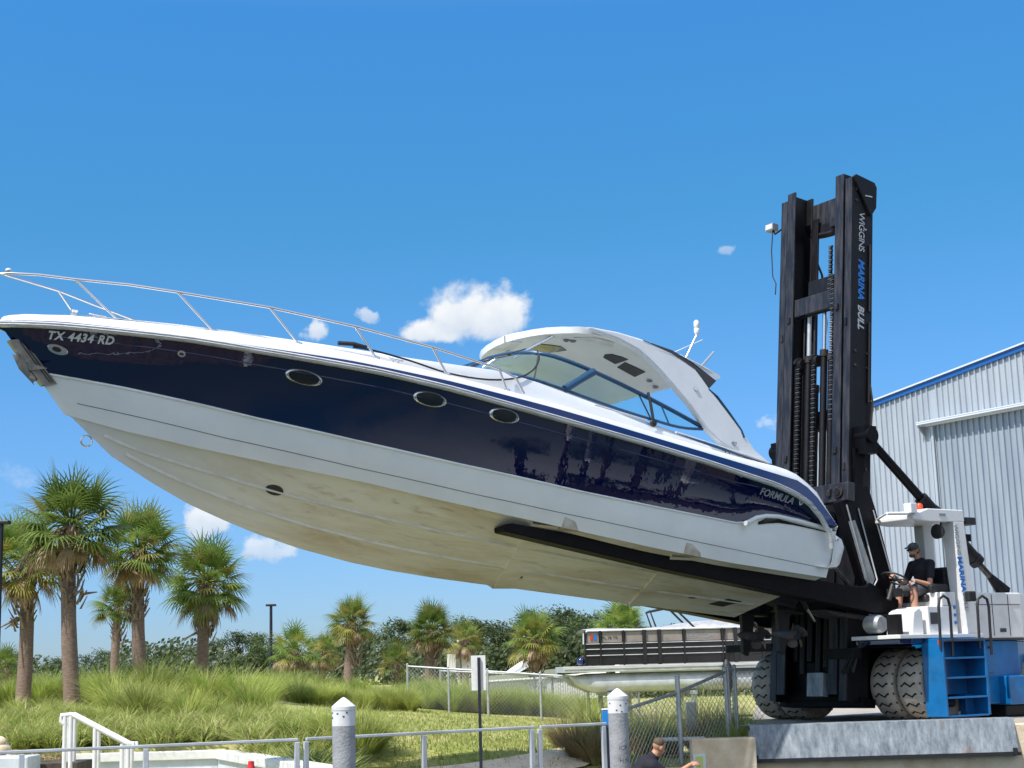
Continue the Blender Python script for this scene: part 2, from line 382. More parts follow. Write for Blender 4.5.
def cloud(px, py, rx, ry, thr, base, seed, prev, dens=1.0, kk=2.4):
    """a cumulus in the sky dome: noise inside an ellipse of directions round (azimuth, elevation)"""
    d = pdir(px, py).normalized()
    az = math.atan2(d.x, d.y); el = math.asin(d.z)
    # azimuth / elevation of the shading direction
    sp = nt.nodes.new('ShaderNodeSeparateXYZ'); nt.links.new(tc.outputs['Generated'], sp.inputs[0])
    a = nt.nodes.new('ShaderNodeMath'); a.operation = 'ARCTAN2'; nt.links.new(sp.outputs[0], a.inputs[0]); nt.links.new(sp.outputs[1], a.inputs[1])
    e = nt.nodes.new('ShaderNodeMath'); e.operation = 'ARCSINE'; nt.links.new(sp.outputs[2], e.inputs[0])
    cb = nt.nodes.new('ShaderNodeCombineXYZ'); nt.links.new(a.outputs[0], cb.inputs[0]); nt.links.new(e.outputs[0], cb.inputs[1])
    mp = nt.nodes.new('ShaderNodeVectorMath'); mp.operation = 'SUBTRACT'; mp.inputs[1].default_value = (az, el, 0); nt.links.new(cb.outputs[0], mp.inputs[0])
    sc = nt.nodes.new('ShaderNodeVectorMath'); sc.operation = 'MULTIPLY'; sc.inputs[1].default_value = (FPX/rx, FPX/ry, 0); nt.links.new(mp.outputs[0], sc.inputs[0])
    n = nt.nodes.new('ShaderNodeTexNoise'); n.inputs['Scale'].default_value = 60*(40/rx)**.5*.9; n.inputs['Detail'].default_value = 9; n.inputs['Roughness'].default_value = .55
    of = nt.nodes.new('ShaderNodeVectorMath'); of.operation = 'ADD'; of.inputs[1].default_value = (seed, seed*.7, 0); nt.links.new(mp.outputs[0], of.inputs[0]); nt.links.new(of.outputs[0], n.inputs[0])
    # flat base: compress the distance below the centre
    ss = nt.nodes.new('ShaderNodeSeparateXYZ'); nt.links.new(sc.outputs[0], ss.inputs[0])
    mn = nt.nodes.new('ShaderNodeMath'); mn.operation = 'MINIMUM'; mn.inputs[1].default_value = 0; nt.links.new(ss.outputs[1], mn.inputs[0])
    mm = nt.nodes.new('ShaderNodeMath'); mm.operation = 'MULTIPLY_ADD'; mm.inputs[1].default_value = base; nt.links.new(mn.outputs[0], mm.inputs[0]); nt.links.new(ss.outputs[1], mm.inputs[2])
    c2 = nt.nodes.new('ShaderNodeCombineXYZ'); nt.links.new(ss.outputs[0], c2.inputs[0]); nt.links.new(mm.outputs[0], c2.inputs[1])
    ln = nt.nodes.new('ShaderNodeVectorMath'); ln.operation = 'LENGTH'; nt.links.new(c2.outputs[0], ln.inputs[0])
    # density = noise*k + (1-len) - thr
    k = nt.nodes.new('ShaderNodeMath'); k.operation = 'MULTIPLY_ADD'; k.inputs[1].default_value = kk; nt.links.new(n.outputs[0], k.inputs[0]); k.inputs[2].default_value = -thr
    df = nt.nodes.new('ShaderNodeMath'); df.operation = 'SUBTRACT'; nt.links.new(k.outputs[0], df.inputs[0]); nt.links.new(ln.outputs['Value'], df.inputs[1])
    mr = nt.nodes.new('ShaderNodeMapRange'); mr.inputs[1].default_value = 0; mr.inputs[2].default_value = .42; mr.inputs[4].default_value = dens; mr.interpolation_type = 'SMOOTHSTEP'
    nt.links.new(df.outputs[0], mr.inputs[0])
    # cloud brightness: bright rim, greyer thick base
    sh = nt.nodes.new('ShaderNodeMapRange'); sh.inputs[1].default_value = -.9; sh.inputs[2].default_value = .5; nt.links.new(ss.outputs[1], sh.inputs[0])
    n3 = nt.nodes.new('ShaderNodeMath'); n3.operation = 'MULTIPLY_ADD'; n3.inputs[1].default_value = 1.1; n3.inputs[2].default_value = -.5; nt.links.new(n.outputs[0], n3.inputs[0])
    sm = nt.nodes.new('ShaderNodeMath'); sm.operation = 'ADD'; sm.use_clamp = True; nt.links.new(sh.outputs[0], sm.inputs[0]); nt.links.new(n3.outputs[0], sm.inputs[1])
    cr = nt.nodes.new('ShaderNodeMix'); cr.data_type = 'RGBA'; cr.inputs[6].default_value = (2.2, 2.9, 3.9, 1); cr.inputs[7].default_value = (4.6, 4.75, 4.9, 1)
    nt.links.new(sm.outputs[0], cr.inputs[0])
    mx = nt.nodes.new('ShaderNodeMix'); mx.data_type = 'RGBA'
    nt.links.new(mr.outputs[0], mx.inputs[0]); nt.links.new(prev, mx.inputs[6]); nt.links.new(cr.outputs[2], mx.inputs[7])
    return mx.outputs[2]
p = hs.outputs[0]
p = cloud(430, 334, 46, 27, -.10, .9, 8.3, p, 1, 1.3)
p = cloud(500, 320, 46, 50, -.12, .6, 5.7, p, 1, 1.3)
p = cloud(468, 322, 64, 56, -.12, .8, 3.1, p, 1, 1.3)
p = cloud(322, 333, 32, 20, .55, .4, 5.2, p, .8)
p = cloud(367, 316, 26, 12, .6, 0, 8.4, p, .6)
p = cloud(205, 522, 44, 30, .45, .2, 1.7, p, .9)
p = cloud(265, 548, 44, 22, .55, 0, 9.9, p, .7)
p = cloud(768, 424, 28, 12, .6, 0, 4.4, p, .5)
p = cloud(728, 250, 20, 9, .7, 0, 6.4, p, .35)
p = cloud(215, 655, 80, 26, .7, 0, 2.2, p, .6)
p = cloud(30, 480, 160, 60, 1.15, 0, 7.7, p, .35)
# unseen bright cloud bank, added behind the camera to fill the shaded hull sides
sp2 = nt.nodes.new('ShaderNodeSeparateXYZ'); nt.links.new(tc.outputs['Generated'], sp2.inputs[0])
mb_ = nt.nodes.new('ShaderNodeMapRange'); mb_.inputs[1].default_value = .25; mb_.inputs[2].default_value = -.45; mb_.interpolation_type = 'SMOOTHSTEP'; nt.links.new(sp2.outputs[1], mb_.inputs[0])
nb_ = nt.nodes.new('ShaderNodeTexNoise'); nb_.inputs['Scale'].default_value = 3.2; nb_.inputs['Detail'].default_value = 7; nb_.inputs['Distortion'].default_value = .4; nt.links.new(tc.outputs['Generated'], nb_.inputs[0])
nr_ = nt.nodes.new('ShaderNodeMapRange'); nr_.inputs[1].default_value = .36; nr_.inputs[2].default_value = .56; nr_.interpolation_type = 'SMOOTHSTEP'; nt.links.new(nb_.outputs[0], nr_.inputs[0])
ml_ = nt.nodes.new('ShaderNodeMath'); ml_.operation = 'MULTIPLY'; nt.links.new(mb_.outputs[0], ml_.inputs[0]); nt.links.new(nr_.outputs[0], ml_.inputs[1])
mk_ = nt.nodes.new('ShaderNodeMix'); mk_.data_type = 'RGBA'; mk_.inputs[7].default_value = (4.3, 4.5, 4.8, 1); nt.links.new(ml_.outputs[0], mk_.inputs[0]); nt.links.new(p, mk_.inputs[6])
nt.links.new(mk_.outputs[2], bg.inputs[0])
scene.view_settings.view_transform = 'Standard'; scene.view_settings.look = 'None'
scene.view_settings.exposure = .75; scene.view_settings.gamma = 1; scene.view_settings.use_curve_mapping = False
cy = scene.cycles; cy.max_bounces = 8; cy.transparent_max_bounces = 12; cy.use_denoising = True; cy.caustics_reflective = False; cy.caustics_refractive = False
# ================================================================== setting
XY0 = at(750, 740, 23.55).x
def gh(x, y):
    """height of the lawn and planting beds"""
    h = -.10*max(0, min(5.5, x+3))
    h += .42*smooth01((-3.5-x)/4)*smooth01((y-24)/9)
    h -= .25*smooth01((y-48)/15)*smooth01((x+3)/4)
    h -= .38*smooth01((25.2-y)/3)*smooth01((x+4.3)/.6)
    wx = -4.62 if y > 24.3 else -4.62+(24.3-y)*.40
    if y < 24.42 and x < wx+.12: h -= 1.1
    if x > XY0-1.2 and y < 23.7: h = -3
    h += .04*noise.noise(Vector((x*.3, y*.3, 0)))
    return h
mb = MB().m('lawn'); ys = [18.3+.25*i for i in range(34)]+[26.9+.8*i for i in range(48)]+[70, 85, 110, 150, 220, 400, 900, 3000, 9000]; xs_ = [-9000,-2000,-500,-150,-70,-45,-32]+[-26+.9*i for i in range(20)]+[-8+.25*i for i in range(60)]+[7+.9*i for i in range(28)]+[45,70,150,500,2000,9000]
mb.grid([[Vector((x, y, gh(x, min(y, 64)))) for x in xs_] for y in ys]); lawn = mb.build('ground', None, 60); tag(lawn, 'green and straw coloured lawn sloping down from the planting beds', kind='structure')
# yard slab with seawall face
XY0 = at(750, 740, 23.55).x
mb = MB().m('conc'); mb.prism([(XY0, 23.75), (70, 23.75), (70, 90), (13.9, 90), (XY0+.25, 25.2)], -1.6, 0, 'z'); o = mb.build('yard_paving'); tag(o, kind='structure')
mb = MB().m('conclight'); mb.box((XY0+.02, 23.45, -1.7), (60, 23.745, -.02)); mb.box((XY0-.8, 23.748, -1.7), (XY0-.005, 23.9, -.16))
o = mb.build('seawall', bevel=.02); tag(o, 'stained beige concrete seawall below the forklift', 'wall')
o.name = 'seawall'
# low wall of the planting bed left of the yard
p0 = at(690, 740, 23.3); mb = MB().m('conclight'); mb.box((p0.x, 23.1, -1.7), (XY0+.02, 23.43, at(700, 739, 23.1).z)); mb.m('conclight'); mb.box((p0.x-1.0, 23.15, -1.7), (p0.x-.003, 23.4, -.50))
lw = mb.build('low_wall', bevel=.02); tag(lw, 'low pale concrete wall with a yellow notice, left of the steel edge plate', 'wall')
mb = MB().m('ltwhite'); a = at(693, 754, 23.09); mb.box((a.x, 23.085, a.z-.3), (a.x+.18, 23.094, a.z)); o = mb.build('notice'); tag(o, 'small white notice with a yellow square on the low concrete wall', 'sign')
mb = MB().m('yellow'); mb.box((a.x+.035, 23.078, a.z-.2), (a.x+.14, 23.084, a.z-.035)); mb.build('yellow_square', o)
# steel edge plate (bump rail) capping the seawall
tl, tr = at(749, 722, 23.5), at(1010, 713, 23.6)
xl, xr = tl.x, tr.x; zt = .07
plate = empty('steel_edge_plate', loc=(xl, 23.4, 0)); tag(plate, 'weathered grey steel plate capping the seawall in front of the tyres', 'steel plate')
def PL(x, y, z): return Vector((x-xl, y-23.4, z))
mb = MB().m('plate'); mb.prism([(23.33-23.4,-.42),(23.37-23.4,-.42),(23.49-23.4,zt-.02),(23.75-23.4,zt-.02),(24.5-23.4,.012),(24.5-23.4,.03),(23.76-23.4,zt),(23.45-23.4,zt)], 0, xr-xl, 'x'); mb.build('face_plate', plate, bevel=.006)
mb = MB().m('blackr'); mb.box((.02,-.09,-.47),(xr-xl+.03,-.03,-.425)); mb.box((.02,-.035,-.47),(xr-xl,.04,-.44)); mb.build('bottom_lip', plate)
for xx in (.05, xr-xl-.06):
    mb = MB().m('blackr'); mb.box((xx-.03,-.12,-.46),(xx+.03,-.075,-.36)); mb.build('lug', plate)
# water and floating dock this side of the wall
mb = MB().m('water'); mb.grid([[Vector((x, y, -2.2)) for x in (-300, -20, 20, 300)] for y in (-400, 0, 23.6)]); o = mb.build('water'); tag(o, kind='structure')
mb = MB().m('bark'); mb.box((-9, 13, -1.5), (2.6, 18.1, -.72)); o = mb.build('dock'); tag(o, kind='structure')
mb = MB().m('conclight'); mb.box((-.9, 18.3, -1.9), (XY0-1.06, 22.6, -1.25)); o = mb.build('lower_landing'); tag(o, kind='structure')
mb = MB().m('conclight'); mb.box((-30, 18.12, -2.3), (1.8, 18.29, -.62)); o = mb.build('bulkhead'); tag(o, 'low concrete bulkhead edging the lawn', 'wall')
# path on the lawn
mb = MB().m('conclight')
def gp(px, py):
    d = pdir(px, py); t = 18
    while t < 90:
        q = CAMP+d*t
        if q.z < gh(q.x, q.y)+.05: break
        t += .05
    return Vector((q.x, q.y, gh(q.x, q.y)+.05))
A_ = [gp(425, 768), gp(470, 763), gp(505, 758), gp(541, 752), gp(572, 746), gp(592, 747)]; B_ = [gp(425, 772), gp(470, 773), gp(520, 773), gp(560, 771), gp(585, 766), gp(600, 758)]
for a_, b_ in zip(A_[:-1], A_[1:]): pass
rows = []
for i in range(31):
    k = i/30*5; j = min(4, int(k)); f = k-j; a_ = A_[j].lerp(A_[j+1], f); b_ = B_[j].lerp(B_[j+1], f); rr_ = []
    for m_ in range(9):
        q = a_.lerp(b_, m_/8); rr_.append(Vector((q.x, q.y, gh(q.x, q.y)+.045)))
    rows.append(rr_)
mb.grid(rows); o = mb.build('path'); tag(o, kind='structure')

# ---- white bulkhead L at the lower left with cap, and the brown step
wz = at(218, 750, 24.3).z; WC = at(218, 750, 24.3); WE = at(330, 768, 18.6); WA = at(70, 757, 24.3)
wp = empty('white_bulkhead', loc=(WA.x, 24.3, 0)); tag(wp, 'white painted bulkhead wall with a cap below the planting bed', 'wall')
def wseg(a, b, m, z0, z1, t0, t1):
    """upright slab along a-b, from t0 to t1 across"""
    d = Vector((b.x-a.x, b.y-a.y, 0)).normalized(); n = Vector((-d.y, d.x, 0)); o_ = wp.location; mb = MB().m(m); vs = []
    for z in (z0, z1):
        for p_, t in ((a, t0), (b, t0), (b, t1), (a, t1)): vs.append(Vector((p_.x, p_.y, z))+n*t-Vector((o_.x, o_.y, 0)))
    return mb.add(vs, [(0,1,2,3),(4,5,6,7),(0,1,5,4),(1,2,6,5),(2,3,7,6),(3,0,4,7)])
d2 = (Vector((WE.x, WE.y, 0))-Vector((WC.x, WC.y, 0))).normalized(); WE2 = WC+d2*6.6; C2 = WC+d2*.01
wseg(WA, WC, 'whitewall', -1.6, wz-.13, 0, .22).build('wall_face', wp); wseg(C2, WE2, 'whitewall', -1.6, wz-.133, 0, .22).build('wall_face', wp)
wseg(WA, WC+Vector((.1,0,0)), 'whitepaint', wz-.13, wz, -.05, .26).build('wall_cap', wp, bevel=.01); wseg(C2+d2*.06, WE2, 'whitepaint', wz-.132, wz-.004, -.05, .26).build('wall_cap', wp, bevel=.01)
wseg(WA, WC-Vector((.1,0,0)), 'whitepaint', wz-.60, wz-.26, -.03, -.002).build('fascia_board', wp, bevel=.006)
q = at(28, 760, 21.3); mb = MB().m('bark'); mb.box((q.x, 21.2, -1.2), (at(78, 760, 21.2).x, 22.0, at(50, 763, 21.2).z)); o = mb.build('timber_step', bevel=.01); tag(o, 'brown timber step edge beside the white handrail', 'step')
mb = MB().m('whitewall'); mb.box((-12, 20.6, -1.4), (at(28, 760, 20.6).x, 21.15, at(10, 757, 20.6).z)); o = mb.build('dock_locker', bevel=.02); tag(o, 'pale dock locker cut by the left edge under the rail', 'locker')
# rocks at the left edge
for k, (px, py, s_) in enumerate(((-2, 743, .12), (0, 753, .16), (9, 757, .08))):
    mb = MB().m('whitepaint' if k < 1 else 'concgrey'); bm = bmesh.new(); bmesh.ops.create_icosphere(bm, subdivisions=3, radius=s_)
    c_ = at(px, py, 22.5)
    for v in bm.verts: v.co *= .8+.5*noise.noise(v.co*3+Vector((k*5, 0, 0)))
    me = bpy.data.meshes.new('rock'); bm.to_mesh(me); bm.free(); me.materials.append(M['conclight']); me.set_sharp_from_angle(angle=R(30))
    o = bpy.data.objects.new('rock', me); COL.objects.link(o); o.location = c_
    tag(o, ['pale boulder highest at the left edge of the bed', 'biggest pale boulder at the left edge of the bed', 'small pale boulder right of the other two at the bed edge'][k], 'rock', 'boulders at the left edge of the planting bed')

# ---- dock railings
def rail_section(pts, label, posts):
    """pts: (px, py, Y) of the top rail ends"""
    a, b = at(*pts[0]), at(*pts[1]); a.z = b.z = (a.z+b.z)/2
    r = empty('dock_railing', loc=(a.x, a.y, -.72)); tag(r, label, 'railing', 'aluminium railings along the dock')
    L = lambda v: v-r.location
    d = (b-a).normalized(); nrm = Vector((-d.y, d.x, 0))
    mb = MB().m('alu'); h = .019
    vs = []
    for p_ in (a, b):
        for su, sv in ((-1, -1), (1, -1), (1, 1), (-1, 1)): vs.append(L(p_)+nrm*su*h+Vector((0, 0, 1))*sv*h*.8)
    mb.add(vs, [(0,1,2,3),(7,6,5,4),(0,4,5,1),(1,5,6,2),(2,6,7,3),(3,7,4,0)]); mb.build('top_rail', r, bevel=.006)
    mb = MB().m('alu'); lowr = [L(p_)-Vector((0, 0, .95)) for p_ in (a, b)]; mb.tube(lowr, .02, 6); mb.build('bottom_rail', r)
    for px in posts:
        # intersect the rail's vertical plane with the pixel column
        dd = pdir(px, 745); t = ((a-CAMP).cross(d).z)/(dd.cross(d).z); p_ = CAMP+dd*t
        mb = MB().m('alu'); X = Matrix.Translation(L(Vector((p_.x, p_.y, 0)))) @ Matrix.Rotation(math.atan2(d.y, d.x), 4, 'Z')
        mb.box((-.025, -.022, .0), (.025, .022, a.z-.022+.72), Matrix.Translation((0, 0, 0)) @ X @ Matrix.Translation((0, 0, 0)))
        mb.v = [Vector((v.x, v.y, v.z+ (0 if abs(X.translation.z) < 1e-6 else -X.translation.z))) for v in mb.v]
        mb.build('post', r, bevel=.006)
    return r
def zfix(): pass
rail_section(((-140, 759, 14.2), (298, 739.5, 15.6)), 'long railing section left of the nearest piling, ending at its twin posts', (-100, 22, 146, 297))
rail_section(((306, 739, 15.65), (534, 727.3, 17.1)), 'middle railing section passing behind the left piling', (306, 424, 532))
rail_section(((540, 727, 17.15), (606, 723.5, 17.55)), 'short railing section ending at the right piling', (540, 604))
# white stair handrail
sr = empty('stair_handrail', loc=(at(68, 745, 21).x, 21, -.3)); tag(sr, 'white tube handrail of the steps at the lower left', 'handrail')
def SP(px, py, Y=21): return at(px, py, Y)-sr.location
for Y in (20.9, 21.5):
    mb = MB().m('whitepaint'); o_ = (Y-21.2)*6
    mb.tube([SP(66+o_, 724, Y), SP(63+o_, 721, Y), SP(63.5+o_, 715.5, Y), SP(73+o_, 714.5, Y), SP(97+o_, 727, Y), SP(128+o_, 743.5, Y), SP(135+o_, 743.5, Y), SP(135+o_, 748, Y)], .033, 8); mb.build('grab_rail', sr, 60)
    for px, py in ((67, 716), (73, 716), (97, 728), (124, 744), (130, 744)):
        mb = MB().m('whitepaint'); a = SP(px+o_, py, Y); mb.tube([a, Vector((a.x, a.y, -.7))], .03, 8); mb.build('post', sr, 60)

# ---- pilings
def piling(px, ytop, wpx, Y, label, stencil=None):
    top = at(px, ytop, Y); r_ = wpx/2*Y/FPX
    o = empty('piling', loc=(top.x, Y, -2.4)); tag(o, label, 'piling', 'concrete pilings with white pointed caps')
    H = top.z+2.4
    mb = MB().m('concgrey'); mb.lathe([(r_, 0), (r_, H-.26)], 40); mb.build('shaft', o, 50)
    mb = MB().m('whitepaint'); mb.lathe([(r_*1.01, H-.262), (r_*1.01, H-.10)], 40); mb.build('white_band', o, 50)
    mb = MB().m('whitepaint'); mb.lathe([(r_*1.04, H-.12), (r_*1.05, H-.085), (r_*.2, H-.01), (.0, H)], 40, cap=False); mb.build('pointed_cap', o, 35)
    for k in range(6):
        a = random.uniform(math.pi*1.1, math.pi*1.9); z = H-.13-random.random()*.12
        mb = MB().m('ltdark'); mb.box((-.008,-.003,-.006),(.008,.003,.006), Matrix.Translation((r_*1.015*math.cos(a), r_*1.015*math.sin(a), z)) @ Matrix.Rotation(a+math.pi/2, 4, 'Z')); mb.build('stain_spot', o)
    if stencil:
        for txt, dz in stencil:
            text_mesh('stencil', txt, .062, 'ltdark', o, lambda u, v, w_: Vector((r_*1.006*math.cos(-math.pi/2+.18+(u-.03)/r_), r_*1.006*math.sin(-math.pi/2+.18+(u-.03)/r_), H-dz+v)), extrude=.0)
    return o
piling(343.5, 697, 22.5, 14.6, 'left piling, white cone cap over a grey concrete shaft, in front of the railing')
piling(617, 688, 19.5, 16.8, 'right piling, stencilled shaft, beside the kneeling man', (('ICP', .64), ('H N', .77)))
# blue box hung at the right piling, behind it
c_ = at(605.5, 717, 18.2)
o = empty('hose_box', loc=(c_.x, 18.2, -.6)); tag(o, 'small bright blue box on a post just left of the right piling', 'box')
mb = MB().m('boxblue'); mb.box((-.04,-.04,c_.z+.6-.10),(.055,.04,c_.z+.6+.075)); mb.m('ltwhite'); mb.box((-.045,-.045,c_.z+.675),(.06,.045,c_.z+.695)); mb.build('case', o, bevel=.01)
mb = MB().m('poleblk'); mb.box((.0,-.02,-.4),(.05,.02,c_.z+.48)); mb.build('post', o)
# red bottle tip near the rail
c_ = at(251, 768, 14.5); o = MB().m('red').lathe([(.05,-.6),(.055,-.05),(.03,.02),(.028,.06),(.0,.065)], 18, Matrix.Translation(c_)).build('buoy', None, 50); tag(o, 'pointed red marker tip at the bottom edge left of the nearest piling', 'marker')
# ---- sign seen from behind on its dark post
c_ = at(478.5, 673, 20.5); o = empty('sign_post', loc=(c_.x, 20.5, gh(c_.x, 20.9)-.4)); tag(o, 'white blank sign back on a thin dark post on the lawn', 'sign')
zz = c_.z-o.location.z
mb = MB().m('whitepaint'); mb.box((-.095,.02,zz-.225),(.095,.026,zz+.225)); mb.build('sign_panel', o, bevel=.003)
mb = MB().m('poleblk'); mb.add([(-.022,.018,-.6),(.022,.018,-.6),(.022,-.012,-.6),(-.022,-.012,-.6),(-.012,.018,zz+.2),(.026,.018,zz+.2),(.026,-.012,zz+.2),(-.012,-.012,zz+.2)], [(0,1,2,3),(4,5,6,7),(0,1,5,4),(1,2,6,5),(2,3,7,6),(3,0,4,7)]); mb.build('post', o)

# ---- chain link fences
def chainlink(pts, H, label, posts, sag=None):
    """pts: ground points (Vector) along the line; H: heights of the top rail above them"""
    base = pts[0].copy(); o = empty('chain_link_fence', loc=base); tag(o, label, 'fence', 'chain link fences round the yard')
    P_ = [p_-base for p_ in pts]
    mb = MB().m('galv'); mb.tube([p_+Vector((0, 0, h)) for p_, h in zip(P_, H)], .026, 8); mb.build('top_rail', o, 60)
    ln = [0]
    for a, b in zip(P_, P_[1:]): ln.append(ln[-1]+(Vector((b.x, b.y, 0))-Vector((a.x, a.y, 0))).length)
    def pos(s, f):
        for i in range(len(P_)-1):
            if s <= ln[i+1] or i == len(P_)-2:
                t = (s-ln[i])/(ln[i+1]-ln[i]); p_ = P_[i].lerp(P_[i+1], t); h = H[i]+(H[i+1]-H[i])*t
                return p_+Vector((0, 0, .04+(h-.04)*f))
    T = ln[-1]; st = .12; mb = MB().m('galv'); h_ = max(H); n = int((T+h_)/st)
    for k in range(n):
        for sg in (1, -1):
            s0 = k*st if sg > 0 else k*st-h_; s1 = s0-h_ if sg > 0 else s0+h_
            f0, f1 = 0., 1.
            # clip to the fence length
            if sg > 0:
                if s0 > T: f0 = (s0-T)/h_
                if s1 < 0: f1 = s0/h_
            else:
                if s0 < 0: f0 = -s0/h_
                if s1 > T: f1 = (T-s0)/h_
            if f1-f0 < .02: continue
            a = pos(s0-sg*h_*f0, f0); b = pos(s0-sg*h_*f1, f1); mb.tube([a, b], .0036, 3, cap=False)
    mb.build('wire_mesh', o, fix=False)
    for s in posts:
        mb = MB().m('galv'); a = pos(s*T, 0); b = pos(s*T, 1); mb.tube([a-Vector((0, 0, .3)), b+Vector((0, 0, .05))], .032, 8); mb.ell(b+Vector((0, 0, .05)), (.036, .036, .03)); mb.build('post', o, 50)
    return o
def fp(px, py, Y):
    return at(px, py, Y)
F1 = [fp(408, 708, 44), fp(553, 720, 42), fp(735, 729, 42.5)]
chainlink(F1, [1.15, 1.17, 1.22], 'long chain link fence behind the lawn, from the grey corner post to the pontoon boat', (0, .14, .27, .44, .58, .70, .85, 1))
F2 = [fp(430, 706, 47), fp(531, 716, 50), fp(573, 705, 50)]
chainlink([fp(441, 706, 48), fp(531, 713, 46), fp(640, 722, 52)], [1.05, 1.1, 1.1], 'second chain link fence standing just behind the long one', (0, .35, .45, 1))
f3 = chainlink([fp(624, 790, 22.6), fp(680, 764, 24), fp(729, 745, 25.3)], [1.1, 1.06, 1.15], 'sloping chain link panel rising to the right above the kneeling man', (0, 1))
for ch in [c for c in bpy.data.objects if c.parent == f3 and c.name.startswith('top_rail')]: pass
pp = at(677, 676, 24.0); mb = MB().m('galv'); b_ = at(682, 764, 24.0); mb.tube([b_, pp], .038, 8); mb.ell(pp, (.042, .042, .035)); o = mb.build('fence_post', None, 50); tag(o, 'tall leaning galvanised post the kneeling man reaches for', 'post')
chainlink([fp(731, 740, 25.5), fp(765, 738, 26)], [1.12, 1.12], 'short chain link stretch between the gate post and the left tyre', (0, .2))
# white picket fence in the distance
o = empty('picket_fence', loc=at(470, 690, 56)); tag(o, 'far white picket fence behind the chain link fence', 'fence')
mb = MB().m('pvc')
pa, pb, pc = at(476, 681, 49)-o.location, at(545, 676.5, 50)-o.location, at(606, 671, 50)-o.location
for a, b in ((pa, pb), (pb, pc)):
    for i in range(26):
        p_ = a.lerp(b, i/26); mb.box((p_.x-.03, p_.y-.01, p_.z-1.3), (p_.x+.03, p_.y+.01, p_.z))
mb.build('pickets', o); mb = MB().m('pvc')
for a, b in ((pa, pb), (pb, pc)): mb.tube([a+Vector((0,-.04,-.05)), b+Vector((0,-.04,-.05))], .045, 6); mb.tube([a+Vector((0,-.04,-.8)), b+Vector((0,-.04,-.8))], .04, 6)
mb.build('rail', o)
# lamp posts
def lamp(px, ytop, ybot, Y, wpx, label, head=True):
    t = at(px, ytop, Y); r_ = wpx/2*Y/FPX; o = empty('lamp_post', loc=(t.x, Y, -.3)); tag(o, label, 'lamp post', 'dark lamp posts')
    H = t.z+.3; mb = MB().m('poleblk'); mb.tube([(0,0,0),(0,0,H)], [r_*1.1, r_*.9], 12); mb.build('pole', o, 50)
    mb = MB().m('poleblk'); mb.box((-.13-r_, -.10, H-.01), (r_+.13, .10, H+.07)); mb.build('lamp_head', o, bevel=.02)
lamp(271, 606, 672, 58, 3.2, 'thin black lamp post behind the tall grasses, left of the bushy palm')
lamp(1.0, 524, 700, 33, 6, 'dark lamp post cut by the left edge among palms')
# utility post with meter boxes far back
c_ = at(459, 662, 60); o = empty('utility_post', loc=(c_.x, 60, -.6)); tag(o, 'white utility post with two small boxes beyond the fence', 'utility post')
mb = MB().m('pvc'); mb.tube([(0,0,0),(0,0,at(459,640,60).z+.6)], .07, 8); mb.build('pole', o); mb = MB().m('pvc'); mb.box((-.45,-.2,c_.z+.2),(-.1,0,c_.z+.9)); mb.box((.1,-.2,c_.z+.25),(.5,0,c_.z+.95)); mb.build('meter_box', o, bevel=.03)
for k, (px, py, Y, h_) in enumerate(((691, 712, 27, .34), (686, 737, 25, .06))):
    c_ = at(px, py, Y); mb = MB().m('pvc'); mb.box((c_.x-(.09 if k == 0 else .45), Y-.05, c_.z-h_), (c_.x+(.09 if k == 0 else .3), Y+.05, c_.z+(h_*.5 if k == 0 else .0))); o = mb.build('pipe_marker' if k == 0 else 'drain_pipe', None, bevel=.02); tag(o, ['short white marker stub in the grass behind the leaning post', 'white pipe lying on the grass behind the leaning post'][k], 'pipe')

# ================================================================== boat storage building
wd = Vector((.575, -.818, 0)); wn = Vector((-.818, -.575, 0))
W0 = Vector((13.9, 52, 0))
bld = Matrix.Identity(4)
for i in range(3): bld[i][0] = wd[i]; bld[i][1] = -wn[i]; bld[i][2] = (0, 0, 1)[i]; bld[i][3] = W0[i]
b_ = empty('boat_storage_building', bld); tag(b_, 'big grey ribbed metal boat storage building with blue roof edge and a sliding door track', 'building')
M['metalwall'] = mat('ribbed_metal_wall', (.50, .55, .60), .5, .3, var=(.40, .45, .51), scale=.8, stretch=(3, 1, .3))
M['metaldoor'] = mat('ribbed_metal_door', (.38, .44, .50), .5, .3, var=(.30, .36, .43), scale=.8, stretch=(3, 1, .3))
M['roofblue'] = mat('roof_blue', (.01, .10, .36), .45)
M['roofwhite'] = mat('gutter_white', (.65, .70, .78), .4)
def roofz(t): return (10.12+.13*t) if t < 14 else (10.12+.13*14-.13*(t-14))
T0, T1 = -5.2, 33.2
def ribbed(mb, t0, t1, z0, ztop, y):
    st = .235; n = int((t1-t0)/st); pts = []
    for i in range(n):
        a = t0+i*st; pts += [(a, 0), (a+st*.74, 0), (a+st*.78, -.065), (a+st*.94, -.065), (a+st*.98, 0)]
    pts.append((t1, 0))
    mb.grid([[Vector((a, y+o_, z0)) for a, o_ in pts], [Vector((a, y+o_, ztop(a))) for a, o_ in pts]])
mb = MB().m('metalwall'); ribbed(mb, T0, .6, 0, roofz, 0); ribbed(mb, .6, T1, 8.83, roofz, 0)
mb.build('gable_wall', b_, fix=False)
mb = MB().m('metaldoor'); ribbed(mb, .55, 26, .05, lambda a: 8.74, .03); mb.build('sliding_door', b_, fix=False)
mb = MB().m('metalwall'); mb.add([(T0,.02,0),(T0,60,0),(T0,60,roofz(T0)),(T0,.02,roofz(T0))], [(0,1,2,3)]); mb.add([(T1,.02,0),(T1,60,0),(T1,60,roofz(T1)),(T1,.02,roofz(T1))], [(0,1,2,3)]); mb.add([(T0,60,0),(T1,60,0),(T1,60,roofz(T1)),(14,60,roofz(14)),(T0,60,roofz(T0))], [(0,1,2,3,4)]); mb.build('side_wall', b_)
